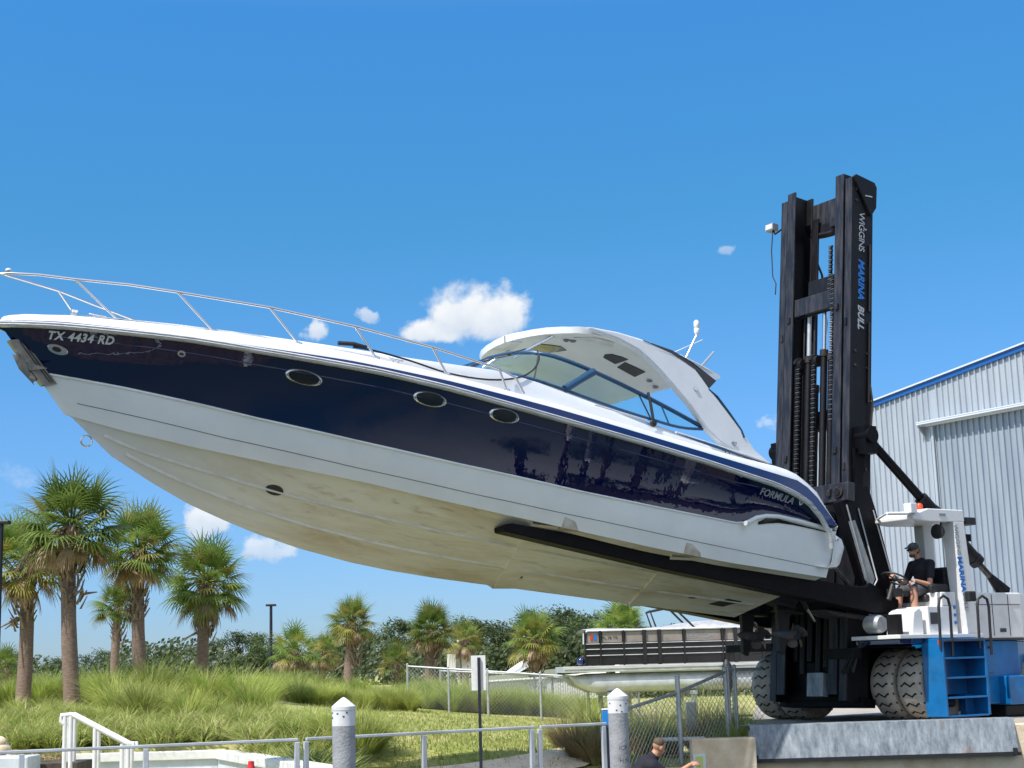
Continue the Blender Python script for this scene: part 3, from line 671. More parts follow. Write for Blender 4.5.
mb = MB().m('roofwhite'); mb.box((.1,-.36,8.78),(27,-.06,8.84)); mb.box((.1,-.37,8.842),(27,-.33,8.88)); mb.box((.1,-.10,8.72),(27,-.055,8.92)); mb.build('door_track', b_)
mb = MB().m('metalwall'); mb.box((.48,-.10,.0),(.58,-.068,8.69)); mb.m('ltgrey'); mb.prism([(-.05,8.4),(-.38,8.74),(-.05,8.74)], .15, .2, 'x'); mb.build('door_trim', b_)
mb = MB().m('roofblue')
for a, b in ((T0-.3, 14), (14, T1+.3)):
    za, zb = roofz(a), roofz(b)
    mb.add([(a,-.10,za-.10),(b,-.10,zb-.10),(b,-.10,zb+.08),(a,-.10,za+.08),(a,.0,za-.10),(b,.0,zb-.10),(b,.0,zb+.08),(a,.0,za+.08)], [(0,1,2,3),(0,4,5,1),(3,2,6,7),(0,3,7,4),(1,5,6,2)])
mb.build('barge_trim', b_)
mb = MB().m('roofwhite')
for a, b in ((T0-.3, 14), (14, T1+.3)):
    za, zb = roofz(a)+.082, roofz(b)+.082
    mb.add([(a,-.16,za),(b,-.16,zb),(b,60,zb),(a,60,za),(a,-.16,za+.05),(b,-.16,zb+.05),(b,60,zb+.05),(a,60,za+.05)], [(0,1,2,3),(7,6,5,4),(0,4,5,1),(0,3,7,4),(1,2,6,5),(2,3,7,6)])
mb.build('roof', b_)

# ================================================================== pontoon boat on its stand
pb = at(565, 668, 41); pe = at(790, 662, 41.5)
PLn = (pe-pb).length; pd = (pe-pb).normalized(); pm = Matrix.Identity(4); pu = Vector((0, 0, 1)); pl = pu.cross(pd)
pn = pd.cross(pl)
for i in range(3): pm[i][0] = pd[i]; pm[i][1] = pl[i]; pm[i][2] = pn[i]; pm[i][3] = pb[i]
po = empty('pontoon_boat', pm); tag(po, 'pontoon boat with dark rail fence and canvas cover parked behind the chain link fence', 'boat')
LL = 8.4
mb = MB().m('alu'); mb.box((.0,0,-.13),(LL,2.4,.03)); mb.m('rub'); mb.box((-.05,-.02,-.05),(LL,-.001,.03)); mb.build('deck_edge', po, bevel=.01)
for y in (.35, 2.05):
    mb = MB().m('alu'); mb.tube([(.15,y,-.22),(.35,y,-.34),(.8,y,-.42),(LL-.2,y,-.42)], [.03,.13,.26,.26], 18); mb.build('pontoon', po, 50)
mb = MB().m('bronze'); mb.box((.55,.04,.05),(LL-.1,.07,.61)); mb.box((.55,.06,.61),(LL-.1,.09,.92)); mb.build('side_panel', po)
UPS = [(.55,0),(.96,0),(1.58,0),(2.13,1),(2.53,1),(3.19,0),(4.22,0),(4.57,1),(5.3,0),(6.4,0),(7.4,0),(8.25,0)]
for (a, _), (b, _) in zip(UPS, UPS[1:]):
    mb = MB().m('tan'); mb.add([(a+.04,.05,.63),(b-.04,.05,.63),(b-.04,.05,.90),(a+.07,.05,.90),(a+.04,.058,.63),(b-.04,.058,.63),(b-.04,.058,.90),(a+.07,.058,.90)], [(0,1,2,3),(7,6,5,4),(0,4,5,1),(3,2,6,7)]); mb.build('fence_panel', po)
mb = MB().m('alu')
for z in (.30, .46, .60): mb.tube([(.56,.02,z),(LL-.1,.02,z)], .012, 6)
mb.tube([(.52,.04,.60),(.53,.04,.86),(.62,.04,.94),(LL-.1,.04,.95)], .03, 8)
mb.build('rail', po, 50)
for x, wide in UPS:
    h_ = .05 if wide else .022; mb = MB().m('bronze'); mb.box((x-h_,.0,.03),(x+h_,.048,.94)); mb.build('upright', po)
mb = MB().m('canvas'); rr = []
for i in range(20):
    x = .62+i*(LL-.7)/19; bmp = .02*math.sin(i*1.3)+.015*math.sin(i*2.9)
    rr.append([Vector((x,.0,.93)), Vector((x,.25,.98+bmp*.4)), Vector((x,1.2,1.02+bmp)), Vector((x,2.2,.98)), Vector((x,2.4,.93))])
mb.grid(rr); mb.build('canvas_cover', po, 60)
for x in (2.05, 5.5, 8.1):
    mb = MB().m('ltdark'); mb.ell((x,.2,1.02), (.06,.06,.04)); mb.build('rail_cap', po)
text_mesh('boat_lettering', 'BERTCH', .17, 'ltgrey', po, lambda u, v, w_: Vector((3.27+u*1.15, .045-w_, .69+v)), bold=0, extrude=.003)
text_mesh('boat_number', 'FL 78 TR', .11, 'ltdark', po, lambda u, v, w_: Vector((1.02+u, .045-w_, .71+v)), extrude=.002)
mb = MB().m('orange'); mb.box((.70,.036,.69),(.77,.044,.83)); mb.m('ltblue'); mb.box((.79,.036,.69),(.87,.044,.83)); mb.build('sticker', po)
for x in (.45, .75):
    mb = MB().m('navy2'); mb.ell((x,.15,.15), (.11,.11,.12)); mb.build('fender_ball', po, 60)
mb = MB().m('blackr'); mb.tube([(4.28,-.08,-.72),(4.28,-.10,-.60),(4.28,-.10,-.05),(4.28,-.06,.1)], [.06,.13,.13,.05], 12); mb.tube([(4.28,-.03,.1),(4.3,.02,.94)], .014, 5); o = mb.build('boat_fender', po, 50)
mb = MB().m('galv')
for x in (1.2, 3.4, 5.6, 7.6):
    mb.box((x-.06,.1,-1.75),(x+.06,.22,-.7)); mb.box((x-.06,2.1,-1.75),(x+.06,2.22,-.7)); mb.box((x-.08,.0,-.76),(x+.08,2.4,-.66))
mb.m('bark'); mb.box((.8,.25,-.66),(8,.45,-.6)); mb.box((.8,1.95,-.66),(8,2.15,-.6)); o = mb.build('boat_stand', None, T=pm); tag(o, 'galvanised stand carrying the pontoon boat behind the fence', 'boat stand')
# centre console boats parked beyond (mast tubes, cover and motors above the pontoon)
def far_boat(px, py, Y, label, name, colr, tower=True):
    c_ = at(px, py, Y); o = empty(name, loc=(c_.x, Y, -1.6)); tag(o, label, 'boat', 'powerboats parked beyond the pontoon boat'); z = c_.z+1.6
    mb = MB().m('white'); rows = []
    for i in range(15):
        t = i/14; bw = 1.15*(1-t**3)**.6; x = -3+6.2*t
        rows.append([Vector((x, yy*bw, z-1.0+zz+.35*t*t)) for yy, zz in ((-1,.75),(-.97,.4),(-.8,.0),(0,-.35),(.8,0),(.97,.4),(1,.75))])
    mb.grid(rows); mb.build('hull', o, 50)
    mb = MB().m(colr); rr = []
    for i in range(13):
        x = -2.8+5.4*i/12; k = math.sin(math.pi*i/12)**.7; rr.append([Vector((x,-1.05,z-.2)), Vector((x,-.7,z-.05+.35*k)), Vector((x,0,z+.1+.55*k)), Vector((x,.7,z-.05+.35*k)), Vector((x,1.05,z-.2))])
    mb.grid(rr); mb.build('canvas_cover', o, 60)
    if tower:
        mb = MB().m('blackr')
        for s in (1, -1):
            mb.tube([(-1.7,.8*s,z),(-2.0,.7*s,z+.95),(-.9,.7*s,z+1.15)], .035, 6); mb.tube([(-.3,.8*s,z),(-1.3,.7*s,z+1.05)], .035, 6)
        mb.tube([(-2.0,-.7,z+.95),(-2.0,.7,z+.95)], .035, 6); mb.build('tower', o, 60)
    mb = MB().m('blackr'); mb.box((-3.5,-.3,z-.6),(-3.05,.3,z+.25)); mb.build('outboard_motor', o, bevel=.08)
far_boat(716, 642, 47, 'white powerboat with a dark tube tower under the far fork tip', 'powerboat', 'canvas')
far_boat(850, 642, 49, 'white covered powerboat partly hidden by the forklift mast', 'powerboat', 'whitepaint', False)
c_ = at(497, 683, 57); mb = MB().m('white'); rows = []
for i in range(9):
    t = i/8; bw = .7*(1-t**3)**.6; rows.append([Vector((c_.x-1+3.2*t, 57+yy*bw, c_.z-.2+zz+.25*t)) for yy, zz in ((-1,.4),(-.8,.0),(0,-.2),(.8,0),(1,.4))])
mb.grid(rows); mb.tube([(c_.x+.1,57,c_.z+.1),(c_.x+1.2,57,c_.z+.75)], [.12,.18], 10); o = mb.build('dinghy', None, 50); tag(o, 'small white dinghy beyond the picket fence', 'boat')

# unseen moorings added right of frame to break up the navy hull's reflections
for k, (x, y, zt) in enumerate(((8.5, 17, 1.6), (11, 19.5, 2.2), (13.5, 15.5, 1.8), (17, 20, 2.4), (20, 16, 2.0), (24, 19, 2.6))):
    mb = MB().m('concgrey'); mb.lathe([(.17, -3), (.17, zt-.3)], 16, Matrix.Translation((x, y, 0)), cap=False); mb.m('whitepaint'); mb.lathe([(.18, zt-.3), (.18, zt-.1), (.0, zt+.1)], 16, Matrix.Translation((x, y, 0)), cap=False)
    o = mb.build('piling', None, 40); tag(o, 'unseen concrete piling added right of the yard for the hull to mirror', 'piling', 'unseen pilings added for the hull reflections')
mb = MB().m('bark'); mb.box((8, 17.3, -1.2), (30, 18.8, -.95)); o = mb.build('added_finger_dock'); tag(o, kind='structure')  # unseen dock added as a streak in the hull reflections

mb = MB().m('bark'); mb.box((17, 12, 3.6), (34, 21, 3.9)); o_ = empty('added_boat_shed', loc=(17, 12, -2.4)); tag(o_, 'unseen dark boat shed on posts, added right of the picture for the hull to mirror', 'shed')  # unseen shed added to put dark bands into the hull reflections
mb.v = [v-Vector((17, 12, -2.4)) for v in mb.v]; mb.build('roof', o_)
for x in (0.3, 5.5, 11, 16.6):
    for y in (.3, 8.6): mb = MB().m('bark'); mb.box((x-.15, y-.15, 0), (x+.15, y+.15, 6)); mb.build('post', o_)
# ================================================================== motor yacht
from mathutils.bvhtree import BVHTree
yacht = empty('motor_yacht', BM)
tag(yacht, 'navy and white motor yacht tilted bow-up on the forks of the big marina forklift', 'yacht')
def bs(x):
    t = min(1, max(0, (x-3.5)/(11.95-3.5))); return max(0.0, (1.75+.05*min(1, max(0, x/3.5)))*(1-t**2.4)**.8)
def bc(x):
    t = min(1, max(0, (x-2.5)/(10.95-2.5))); return max(0, 1.5*(1-t**2.1))
def bb(x):
    t = min(1, max(0, (x-3)/(11.45-3))); return max(0, 1.66*(1-t**2.3))
tK = [(0,0),(2.35,-.01),(5.49,-.01),(6.25,.01),(6.88,.05),(7.64,.14),(8.3,.26),(8.75,.37),(9.25,.51),(9.75,.70),(10.35,.97)]
tC = [(-.5,.59),(1.49,.59),(2.9,.63),(3.94,.69),(5.28,.78),(6.4,.87),(7.37,.97),(8.5,1.06),(9.5,1.16),(10.3,1.27),(10.95,1.40)]
tB = [(-.6,1.30),(.15,1.345),(.72,1.355),(.95,1.32),(1.12,1.25),(1.32,1.16),(3.06,1.19),(4.24,1.22),(6.28,1.34),(7.52,1.44),(8.85,1.57),(9.53,1.66),(10.46,1.77),(11.45,1.86)]
tR = [(-.36,1.36),(-.2,1.45),(.03,1.62),(.35,1.74),(.77,1.82),(2.15,1.95),(3.39,2.04),(4.47,2.11),(5.64,2.2),(6.49,2.27),(7.51,2.33),(9.07,2.36),(9.86,2.385),(11.3,2.38),(11.95,2.36)]
tN = [(-.59,1.38),(-.15,1.77),(.17,1.96),(1.41,2.05),(3.14,2.165),(4.89,2.29),(6.45,2.38),(7.85,2.425),(9.05,2.42),(10.5,2.44),(11.3,2.44),(11.95,2.41)]
tD = [(-.60,1.39),(-.16,1.86),(.2,2.05),(.55,2.12),(1.41,2.14),(3.14,2.24),(4.89,2.36),(6.45,2.46),(7.85,2.53),(9.05,2.55),(10.56,2.54),(11.25,2.52),(11.95,2.45)]
tE = [(-.6,1.45),(-.16,1.93),(.58,2.18),(1.3,2.28),(2.0,2.36),(3,2.46),(4.2,2.6),(5,2.7),(5.6,2.74),(6.3,2.70),(7,2.67),(8,2.65),(9,2.63),(10,2.61),(11,2.57),(11.95,2.46)]
NU = 72
def G(u): return 1-(1-u)**1.25
def row(x0, xe, yf, zt, dy=0, dz=0):
    out = []
    for i in range(NU+1):
        x = x0+(xe-x0)*G(i/NU)
        y = yf(x) if callable(yf) else yf
        if dy: y = max(0, y+dy*min(1, (xe-x)/1.2))
        if i == NU: y = 0 if not dy or dy < 0 else 0
        out.append(Vector((x, y, lerp_tab(zt, x)+dz)))
    return out
rK = row(-.05, 10.35, 0, tK)
rC = row(-.49, 10.95, bc, tC)
rC2 = row(-.5, 11.0, bc, tC, .075, -.012)
rB = row(-.62, 11.45, bb, tB)
rRb = row(-.36, 11.93, bs, tR)
rN = row(-.59, 11.94, bs, tN, -.03)
rD = row(-.60, 11.92, bs, tD, -.06)
rD2 = row(-.60, 11.90, bs, tD, -.12, .02)
rF = row(-.58, 11.8, bs, tD, -.30, .03)
rE = row(-.55, 11.7, lambda x: min(1.42, .80*bs(x)), tE)
for r_ in (rD2, rF, rE): r_[-1].y = 0
def mixrow(a, b, t, bow=0): # bow: outward (+) or inward (-) bulge
    return [Vector((p.x+(q.x-p.x)*t, max(0, p.y+(q.y-p.y)*t+bow*4*t*(1-t)*min(1, p.y*2)), p.z+(q.z-p.z)*t)) for p, q in zip(a, b)]
def loft(name, rows, m, smooth=40):
    mb = MB().m(m)
    mb.grid(rows); mb.grid([[Vector((p.x, -p.y, p.z)) for p in r] for r in rows])
    return mb.build(name, yacht, smooth, merge=True)
o_bot = loft('hull_bottom', [rK, mixrow(rK, rC, .33, -.01), mixrow(rK, rC, .66, -.01), rC, rC2], 'bottom', 25)
seam = mixrow(rC2, rB, .42, .02)
o_side = loft('hull_side', [rC2, mixrow(rC2, rB, .2, .01), seam, mixrow(rC2, rB, .7, .01), rB], 'white')
tops = [rB]+[mixrow(rB, rRb, t, -.035) for t in (.2, .4, .6, .8)]+[rRb]
o_top = loft('topside', tops, 'navy')
loft('sheer_stripe', [rRb, rN], 'navy2')
loft('deck_edge', [rN, rD, rD2], 'deckwhite', 60)
# deck with cockpit well
def cockpit(x): return smooth01((5.1-x)/.3)*smooth01((x+.2)/.5)
rE2 = [Vector((p.x, max(0, p.y-.12*(p.y > .15)), p.z+.02-.75*cockpit(p.x))) for p in rE]
rM = [Vector((p.x, p.y*.5, p.z+(.05*(p.y) if p.y else 0)-.75*cockpit(p.x))) for p in rE]
rM0 = [Vector((p.x, 0, p.z+(.07*(p.y) if p.y else 0)-.75*cockpit(p.x))) for p in rE]
loft('deck', [rD2, rF, mixrow(rF, rE, .5, .03), rE, rE2, rM, rM0], 'deckwhite', 50)
# transom
mb = MB().m('white')
ring = [rK[0], rC[0], rC2[0], seam[0], rB[0], rRb[0]+Vector((-.2, 0, 0)), rN[0], rD[0], rF[0], rE[0]]
ring = ring+[Vector((p.x, -p.y, p.z)) for p in reversed(ring[1:])]
c0 = Vector((-.35, 0, 1.1)); mb.add([c0]+ring, [(0, i+1, (i+1) % len(ring)+1) for i in range(len(ring))])
mb.build('transom', yacht, 30)
# swim platform
mb = MB().m('white')
prof = [(-.25,1.26),(-.62,1.285),(-.90,1.20),(-.965,1.10),(-.86,.83),(-.78,.76),(-.50,.72),(-.25,.72)]
rows = []
for y, s in ((-1.66, 0), (-1.64, .6), (-1.5, 1), (-.8, 1.08), (0, 1.1), (.8, 1.08), (1.5, 1), (1.64, .6), (1.66, 0)):
    rows.append([Vector((-.25+(a+.25)*(.45+.55*s if s < 1 else s), y, z)) for a, z in prof])
mb.grid(rows); mb.build('swim_platform', yacht, 45)
mb = MB().m('steel')
mb.tube([(-.6, 1.67, 1.2), (-.93, 1.45, 1.13), (-1.06, .7, 1.12), (-1.08, 0, 1.12), (-1.06, -.7, 1.12), (-.93, -1.45, 1.13)], .035, 8)
mb.build('platform_bumper', yacht, 60)
bvh = {k: BVHTree.FromPolygons([v.co for v in o.data.vertices], [tuple(p.vertices) for p in o.data.polygons]) for k, o in (('top', o_top), ('side', o_side), ('bot', o_bot))}
def hull(x, z, k='top'):
    h = bvh[k].ray_cast(Vector((x, 5, z)), Vector((0, -1, 0)))
    if h[0] is None: return Vector((x, bs(x), z)), Vector((0, 1, 0))
    n = h[1]; n = n if n.y > 0 else -n
    return h[0], n
def under(x, y):
    h = bvh['bot'].ray_cast(Vector((x, y, -3)), Vector((0, 0, 1)))
    if h[0] is None: return Vector((x, y, 0)), Vector((0, 0, -1))
    n = h[1]; n = n if n.z < 0 else -n
    return h[0], n
# strakes on the bottom, port and starboard
for fr_, xe in ((.62, 10.6), (.30, 10.3)):
    for s in (1, -1):
        mb = MB().m('strake'); rows = []
        for i in range(46):
            x = -.05+(xe-.05)*i/45; y = bc(x)*fr_*(1 if x < 9 else max(.02, 1-((x-9)/2)**2*.5))
            pt, n = under(x, max(y, .015)); wd = .038*(1-.5*i/45)
            rows.append([Vector((x, s*(pt.y-wd), pt.z+.004-wd*.35)), Vector((x, s*(pt.y+wd*.7), pt.z-.016)), Vector((x, s*(pt.y+wd), pt.z+.03+wd*.2))])
        mb.grid(rows); mb.build('strake', yacht)
# rub rail
def side_path(zt, x0, x1, n, off, fy=bs, s=1):
    return [Vector((x, s*(fy(x)+off), lerp_tab(zt, x))) for x in [x0+(x1-x0)*i/n for i in range(n+1)]]
for s in (1, -1):
    mb = MB().m('rub'); pts = side_path(tR, .05, 11.93, 90, .012, s=s)
    pts = [Vector((-.42, s*1.74, 1.02)), Vector((-.40, s*1.755, 1.15)), Vector((-.33, s*1.76, 1.28)), Vector((-.17, s*1.76, 1.47))]+pts
    rows = []
    for i, p_ in enumerate(pts):
        t = (pts[min(i+1, len(pts)-1)]-pts[max(i-1, 0)]).normalized(); o_ = Vector((t.y*s, -t.x*s, 0)) if abs(t.x) > .2 else Vector((0, 1, 0))
        o_ = Vector((-t.y, t.x, 0)).normalized(); o_ = o_ if o_.y*s > 0 else -o_
        nn = t.cross(o_).normalized(); nn = nn if nn.z > 0 else -nn
        if i < 4: nn = Vector((-.8, 0, .6)) if i < 2 else Vector((-.6, 0, .8))
        h_ = .043
        rows.append([p_-nn*h_, p_-nn*h_*.8+o_*.035, p_-nn*.012+o_*.05, p_+nn*.006+o_*.035, p_+nn*.018+o_*.05, p_+nn*h_*.8+o_*.03, p_+nn*h_])
    mb.grid(rows); mb.build('rub_rail', yacht, 35)
# thin black seam and spray line on the white side
for s in (1, -1):
    mb = MB().m('blackr')
    sp_ = []
    for i in range(60):
        x = -.3+11.2*i/59; z = lerp_tab([(-.3,.72),(1.29,.77),(2.53,.81),(4.56,.90),(5.87,.98),(7.5,1.12),(9.21,1.30),(11,1.55)], x); q_, n_ = hull(x, z, 'side'); sp_.append(Vector((x, s*(q_.y+.001), z)))
    mb.tube(sp_, .004, 5); mb.build('seam_line', yacht)
    mb = MB().m('white')
    mb.tube([Vector((p_.x, s*(p_.y+.0), p_.z)) for p_ in rB[9:-1]], .016, 6); mb.build('boot_moulding', yacht, 60)
    mb = MB().m('navy2'); mb.tube([Vector((p_.x, s*(p_.y+.0), p_.z)) for p_ in tops[4][7:-6]], .009, 6); mb.build('knuckle_line', yacht, 60)
    # stern curl with its dark air slot
    mb = MB().m('white'); pts = []
    for x, z in [(1.36,1.155),(1.2,1.21),(1.05,1.29),(.85,1.345),(.6,1.37),(.15,1.355),(-.3,1.325),(-.5,1.31)]:
        p_, n_ = hull(x, z+.01); pts.append(Vector((x, s*(p_.y+.01), z)))
    mb.tube(pts, .035, 8); mb.build('stern_moulding', yacht, 60)
    mb = MB().m('blackg'); pa = []; pb = []
    for x, z, h_ in [(1.0,1.215,.02),(.8,1.285,.045),(.6,1.305,.03),(.3,1.30,.015),(-.1,1.285,.01),(-.4,1.27,.008)]:
        p_, n_ = hull(x, z, 'side'); pa.append(Vector((x, s*(p_.y+.008), z-h_))); pb.append(Vector((x, s*(p_.y+.010), z+h_)))
    mb.grid([pa, pb]); mb.build('air_slot', yacht)
    # fin-like spray rail ends on the chine
    for x in (4.32, 2.2):
        mb = MB().m('tanstain'); b0 = bc(x)+.06; zq = lerp_tab(tC, x)
        mb.add([(x+.12, s*(b0+.035), zq+.25), (x+.14, s*(b0-.10), zq-.03), (x-.32, s*(b0-.01), zq-.02), (x+.14, s*(b0+.075), zq-.02), (x-.04, s*(b0+.055), zq+.09)], [(0,1,3),(0,3,4),(4,3,2),(0,4,2),(0,2,1),(1,2,3)])
        mb.build('chine_fin', yacht)
# portholes with oval frames
def oval(px, pz, a, b, ang):
    c_, n = hull(px, pz); n = n.normalized(); t = Vector((1, 0, 0)); t = (t-n*t.dot(n)).normalized(); v = n.cross(t); v = v if v.z > 0 else -v
    t2 = t*math.cos(ang)+v*math.sin(ang); v2 = -t*math.sin(ang)+v*math.cos(ang)
    return c_, n, t2*a, v2*b
for px, pz, a, b in ((8.42,2.13,.235,.092), (6.73,2.10,.23,.094), (5.63,2.05,.22,.095)):
    for s in (1, -1):
        c_, n, ta, vb = oval(px, pz, a, b, R(.5))
        ml = Matrix.Diagonal((1, s, 1, 1))
        def ringp(k, w_): return [c_+ta*math.cos(q)*k+vb*math.copysign(abs(math.sin(q))**.85, math.sin(q))*k+n*w_ for q in [2*math.pi*i/36 for i in range(36)]]
        mb = MB().m('steel'); mb.grid([ringp(1.05, 0), ringp(1.02, .022), ringp(.93, .03), ringp(.90, .014), ringp(.86, .022), ringp(.82, .0)], close=True)
        for g_ in range(1): pass
        # close=True closes along each ring
        f_ = mb.build('porthole', yacht, 60, T=ml)
        mb = MB().m('blackg'); r1 = ringp(.87, .006); mb.add([c_+n*.012]+r1, [(0, i+1, (i+1) % 36+1) for i in range(36)])
        mb.build('pane', f_, 60, T=ml)
def hull_disc(name, x, z, a, b, m, k='top', th=.012, s=1, parent=yacht):
    c_, n = hull(x, z, k); t = Vector((1, 0, 0)); t = (t-n*t.dot(n)).normalized(); v = n.cross(t); v = v if v.z > 0 else -v
    ml = Matrix.Diagonal((1, s, 1, 1)); mb = MB().m(m)
    r0 = [c_+t*a*math.cos(q)+v*b*math.sin(q) for q in [2*math.pi*i/24 for i in range(24)]]
    mb.grid([r0, [c_+(q-c_)*.92+n*th for q in r0], [c_+(q-c_)*.5+n*th*.9 for q in r0]], close=True)
    mb.add([c_+n*th*.9]+[c_+(q-c_)*.5+n*th*.9 for q in r0], [(0, i+1, (i+1) % 24+1) for i in range(24)])
    return mb.build(name, parent, 50, T=ml)
hz_ = 11.25
o1 = hull_disc('hawse_plate', 11.27, 2.125, .13, .062, 'steel'); hull_disc('hawse_hole', 11.28, 2.13, .06, .032, 'blackr', th=.02, parent=o1)
o1 = hull_disc('vent_plate', 9.92, 2.22, .055, .045, 'steel'); hull_disc('vent_hole', 9.92, 2.22, .03, .015, 'blackr', th=.02, parent=o1)
hull_disc('fuel_fill', 1.45, 1.86, .03, .03, 'steel')
# bow eye
mb = MB().m('steel'); cc = Vector((10.62, 0, 1.13)); mb.tube([cc+Vector((.07+.07*math.cos(q), 0, -.02+.07*math.sin(q)))for q in [i*2*math.pi/14 for i in range(15)]], .012, 6); mb.build('bow_eye', yacht, 60)
# through-hull openings and patches on the bottom
def under_disc(name, x, y, a, b, m, off=.006):
    c_, n = under(x, y); t = Vector((1, 0, 0)); t = (t-n*t.dot(n)).normalized(); v = n.cross(t)
    mb = MB().m(m); r0 = [c_+t*a*math.cos(q)+v*b*math.sin(q)+n*off for q in [2*math.pi*i/20 for i in range(20)]]
    mb.add([c_+n*off]+r0, [(0, i+1, (i+1) % 20+1) for i in range(20)]); r1 = [q-n*(off+.01) for q in r0]; mb.grid([r0, r1], close=True)
    return mb.build(name, yacht, 40)
under_disc('thruster_tunnel', 8.33, .52, .12, .08, 'blackr')
under_disc('through_hull', 4.3, .28, .06, .04, 'blackr')
def under_patch(name, pts, m, off=.008):
    P_ = []
    for x, y in pts:
        c_, n = under(x, y); P_.append(c_+n*off)
    mb = MB().m(m); mb.add(P_+[q+Vector((0, 0, .02)) for q in P_], [tuple(range(len(P_)))]+[(i, (i+1) % len(P_), (i+1) % len(P_)+len(P_), i+len(P_)) for i in range(len(P_))])
    return mb.build(name, yacht)
under_patch('intake_grate', [(.75,.30),(.55,.52),(.25,.50),(.45,.28)], 'blackr')
under_patch('trim_pad', [(1.25,.40),(1.2,.44),(1.1,.44),(1.15,.40)], 'blackr')
# transverse steps of the stepped hull
for x in (4.55, 2.1):
    mb = MB().m('white'); rows = []
    for i in range(15):
        y = 1.45*i/14; xs = x+.35*(y/1.45)
        p_, n = under(xs, max(.01, y)); q, n2 = under(xs-.5, max(.01, y))
        rows.append([q+Vector((0, 0, .01)), p_-Vector((0, 0, .045)), p_+Vector((.004, 0, .01))])
    mb.m('bottom')
    mb.grid(rows); mb.grid([[Vector((a.x, -a.y, a.z)) for a in r] for r in rows]); mb.build('hull_step', yacht, 20)
# registration letters and maker's lettering
def on_hull(x0, z0, dirx=-1, slope=0, off=.006):
    def fn(u, v, w_):
        x = x0+dirx*u; z = z0+v+slope*u
        p_, n = hull(x, z); return p_+n*(off+w_)
    return fn
text_mesh('registration', 'TX 4434 RD', .125, 'ltwhite', yacht, on_hull(11.42, 2.235, -1, .004), bold=.004, space=1.12)
text_mesh('maker_lettering', 'FORMULA', .15, 'ltgrey', yacht, on_hull(1.02, 1.65, -1, -.085), bold=.002, shear=.3)
mb = MB().m('ltwhite')
def em(u, v): return on_hull(.26, 1.60)(u, v, 0)
for poly in ([(0,.11),(.03,.05),(.055,.0),(.075,.0),(.05,.06),(.02,.11)], [(.15,.12),(.12,.05),(.085,.0),(.065,.0),(.09,.06),(.12,.12)], [(.05,.07),(.075,.045),(.10,.07),(.078,.09)]):
    mb.add([em(u, v) for u, v in poly], [tuple(range(6 if len(poly) == 6 else 4))])
mb.build('emblem', yacht)
# bow rail
def mir(pts, s): return [Vector((p_[0], p_[1]*s, p_[2])) for p_ in pts]
RT = [(11.92,.06,3.01),(11.6,.20,3.03),(11.19,.33,3.035),(10.6,.62,3.03),(10.04,.83,3.01),(8.93,1.17,2.975),(7.82,1.41,2.905),(6.74,1.57,2.81),(5.72,1.64,2.70),(5.45,1.65,2.62),(5.3,1.65,2.42)]
for s in (1, -1):
    mb = MB().m('steel'); mb.tube(mir([(12.0, 0, 3.0)]+RT, s), .019, 8); mb.build('bow_rail', yacht, 60)
    for top, ft in (((11.19,.33,3.035),(10.62,.55,2.545)), ((10.04,.83,3.01),(9.55,.96,2.56)), ((8.93,1.17,2.975),(8.5,1.22,2.56)), ((7.82,1.41,2.905),(7.48,1.43,2.53)), ((6.74,1.57,2.81),(6.48,1.56,2.48)), ((5.72,1.64,2.70),(5.56,1.62,2.42))):
        mb = MB().m('steel'); mb.tube(mir([top, ft], s), .016, 8)
        mb.lathe([(.045, -.01), (.045, .02), (.02, .035)], 12, Matrix.Translation(Vector((ft[0], ft[1]*s, ft[2])))); mb.build('stanchion', yacht, 50)
mb = MB().m('ltwhite'); mb.ell((11.93,.03,3.05), (.04,.04,.03)); mb.build('bow_light', yacht, 60)
# cleats
for x in (10.9, 7.2, 1.6):
    for s in (1, -1):
        mb = MB().m('steel'); y = (bs(x)-.16)*s; z = lerp_tab(tD, x)+.02
        mb.tube([(x-.11,y,z+.055),(x-.05,y,z+.05),(x+.05,y,z+.05),(x+.11,y,z+.055)], .012, 6); mb.tube([(x-.04,y,z),(x-.04,y,z+.05)], .012, 6); mb.tube([(x+.04,y,z),(x+.04,y,z+.05)], .012, 6); mb.build('cleat', yacht, 60)
mb = MB().m('steel'); mb.box((11.0,-.08,2.55),(11.2,.08,2.63)); mb.lathe([(.06,0),(.06,.08),(.035,.1),(.05,.13)], 14, Matrix.Translation((11.05,0,2.6))); mb.build('windlass', yacht, 40)
# anchor and its stainless stem chute
mb = MB().m('anchorm')
def stem(z): return lerp_tab([(.97,10.35),(1.40,10.97),(1.86,11.45),(2.36,11.94)], z)
rows = []
for z in (2.2, 2.07, 1.95, 1.83, 1.72):
    x = stem(z); rows.append([Vector((x-.13, .10, z+.02)), Vector((x-.04, .06, z)), Vector((x+.03, .05, z-.02)), Vector((x+.03, -.05, z-.02)), Vector((x-.04, -.06, z)), Vector((x-.13, -.10, z+.02))])
mb.grid(rows); ch = mb.build('anchor_chute', yacht, 20)
for zz in (.055, .03):
    mb = MB().m('blackr'); mb.tube([(stem(z)-(.03+zz*1.2), .05+zz*.9, z+.01) for z in (2.17, 1.95, 1.74)], .006, 5); mb.build('chute_slot', ch)
anc = MB().m('anchorm')
anc.tube([(11.72,0,2.28),(11.66,0,2.02),(11.42,0,1.74)], .028, 8)
anc.box((11.42,-.03,1.76),(11.5,.03,2.0))
anc.add([(11.74,0,2.03),(11.61,.08,1.99),(11.42,.0,1.69),(11.61,-.08,1.99),(11.55,0,1.97),(11.64,.03,1.85)], [(0,1,5),(1,2,5),(0,5,3),(5,2,3),(0,3,4,1),(1,4,2),(4,3,2)])
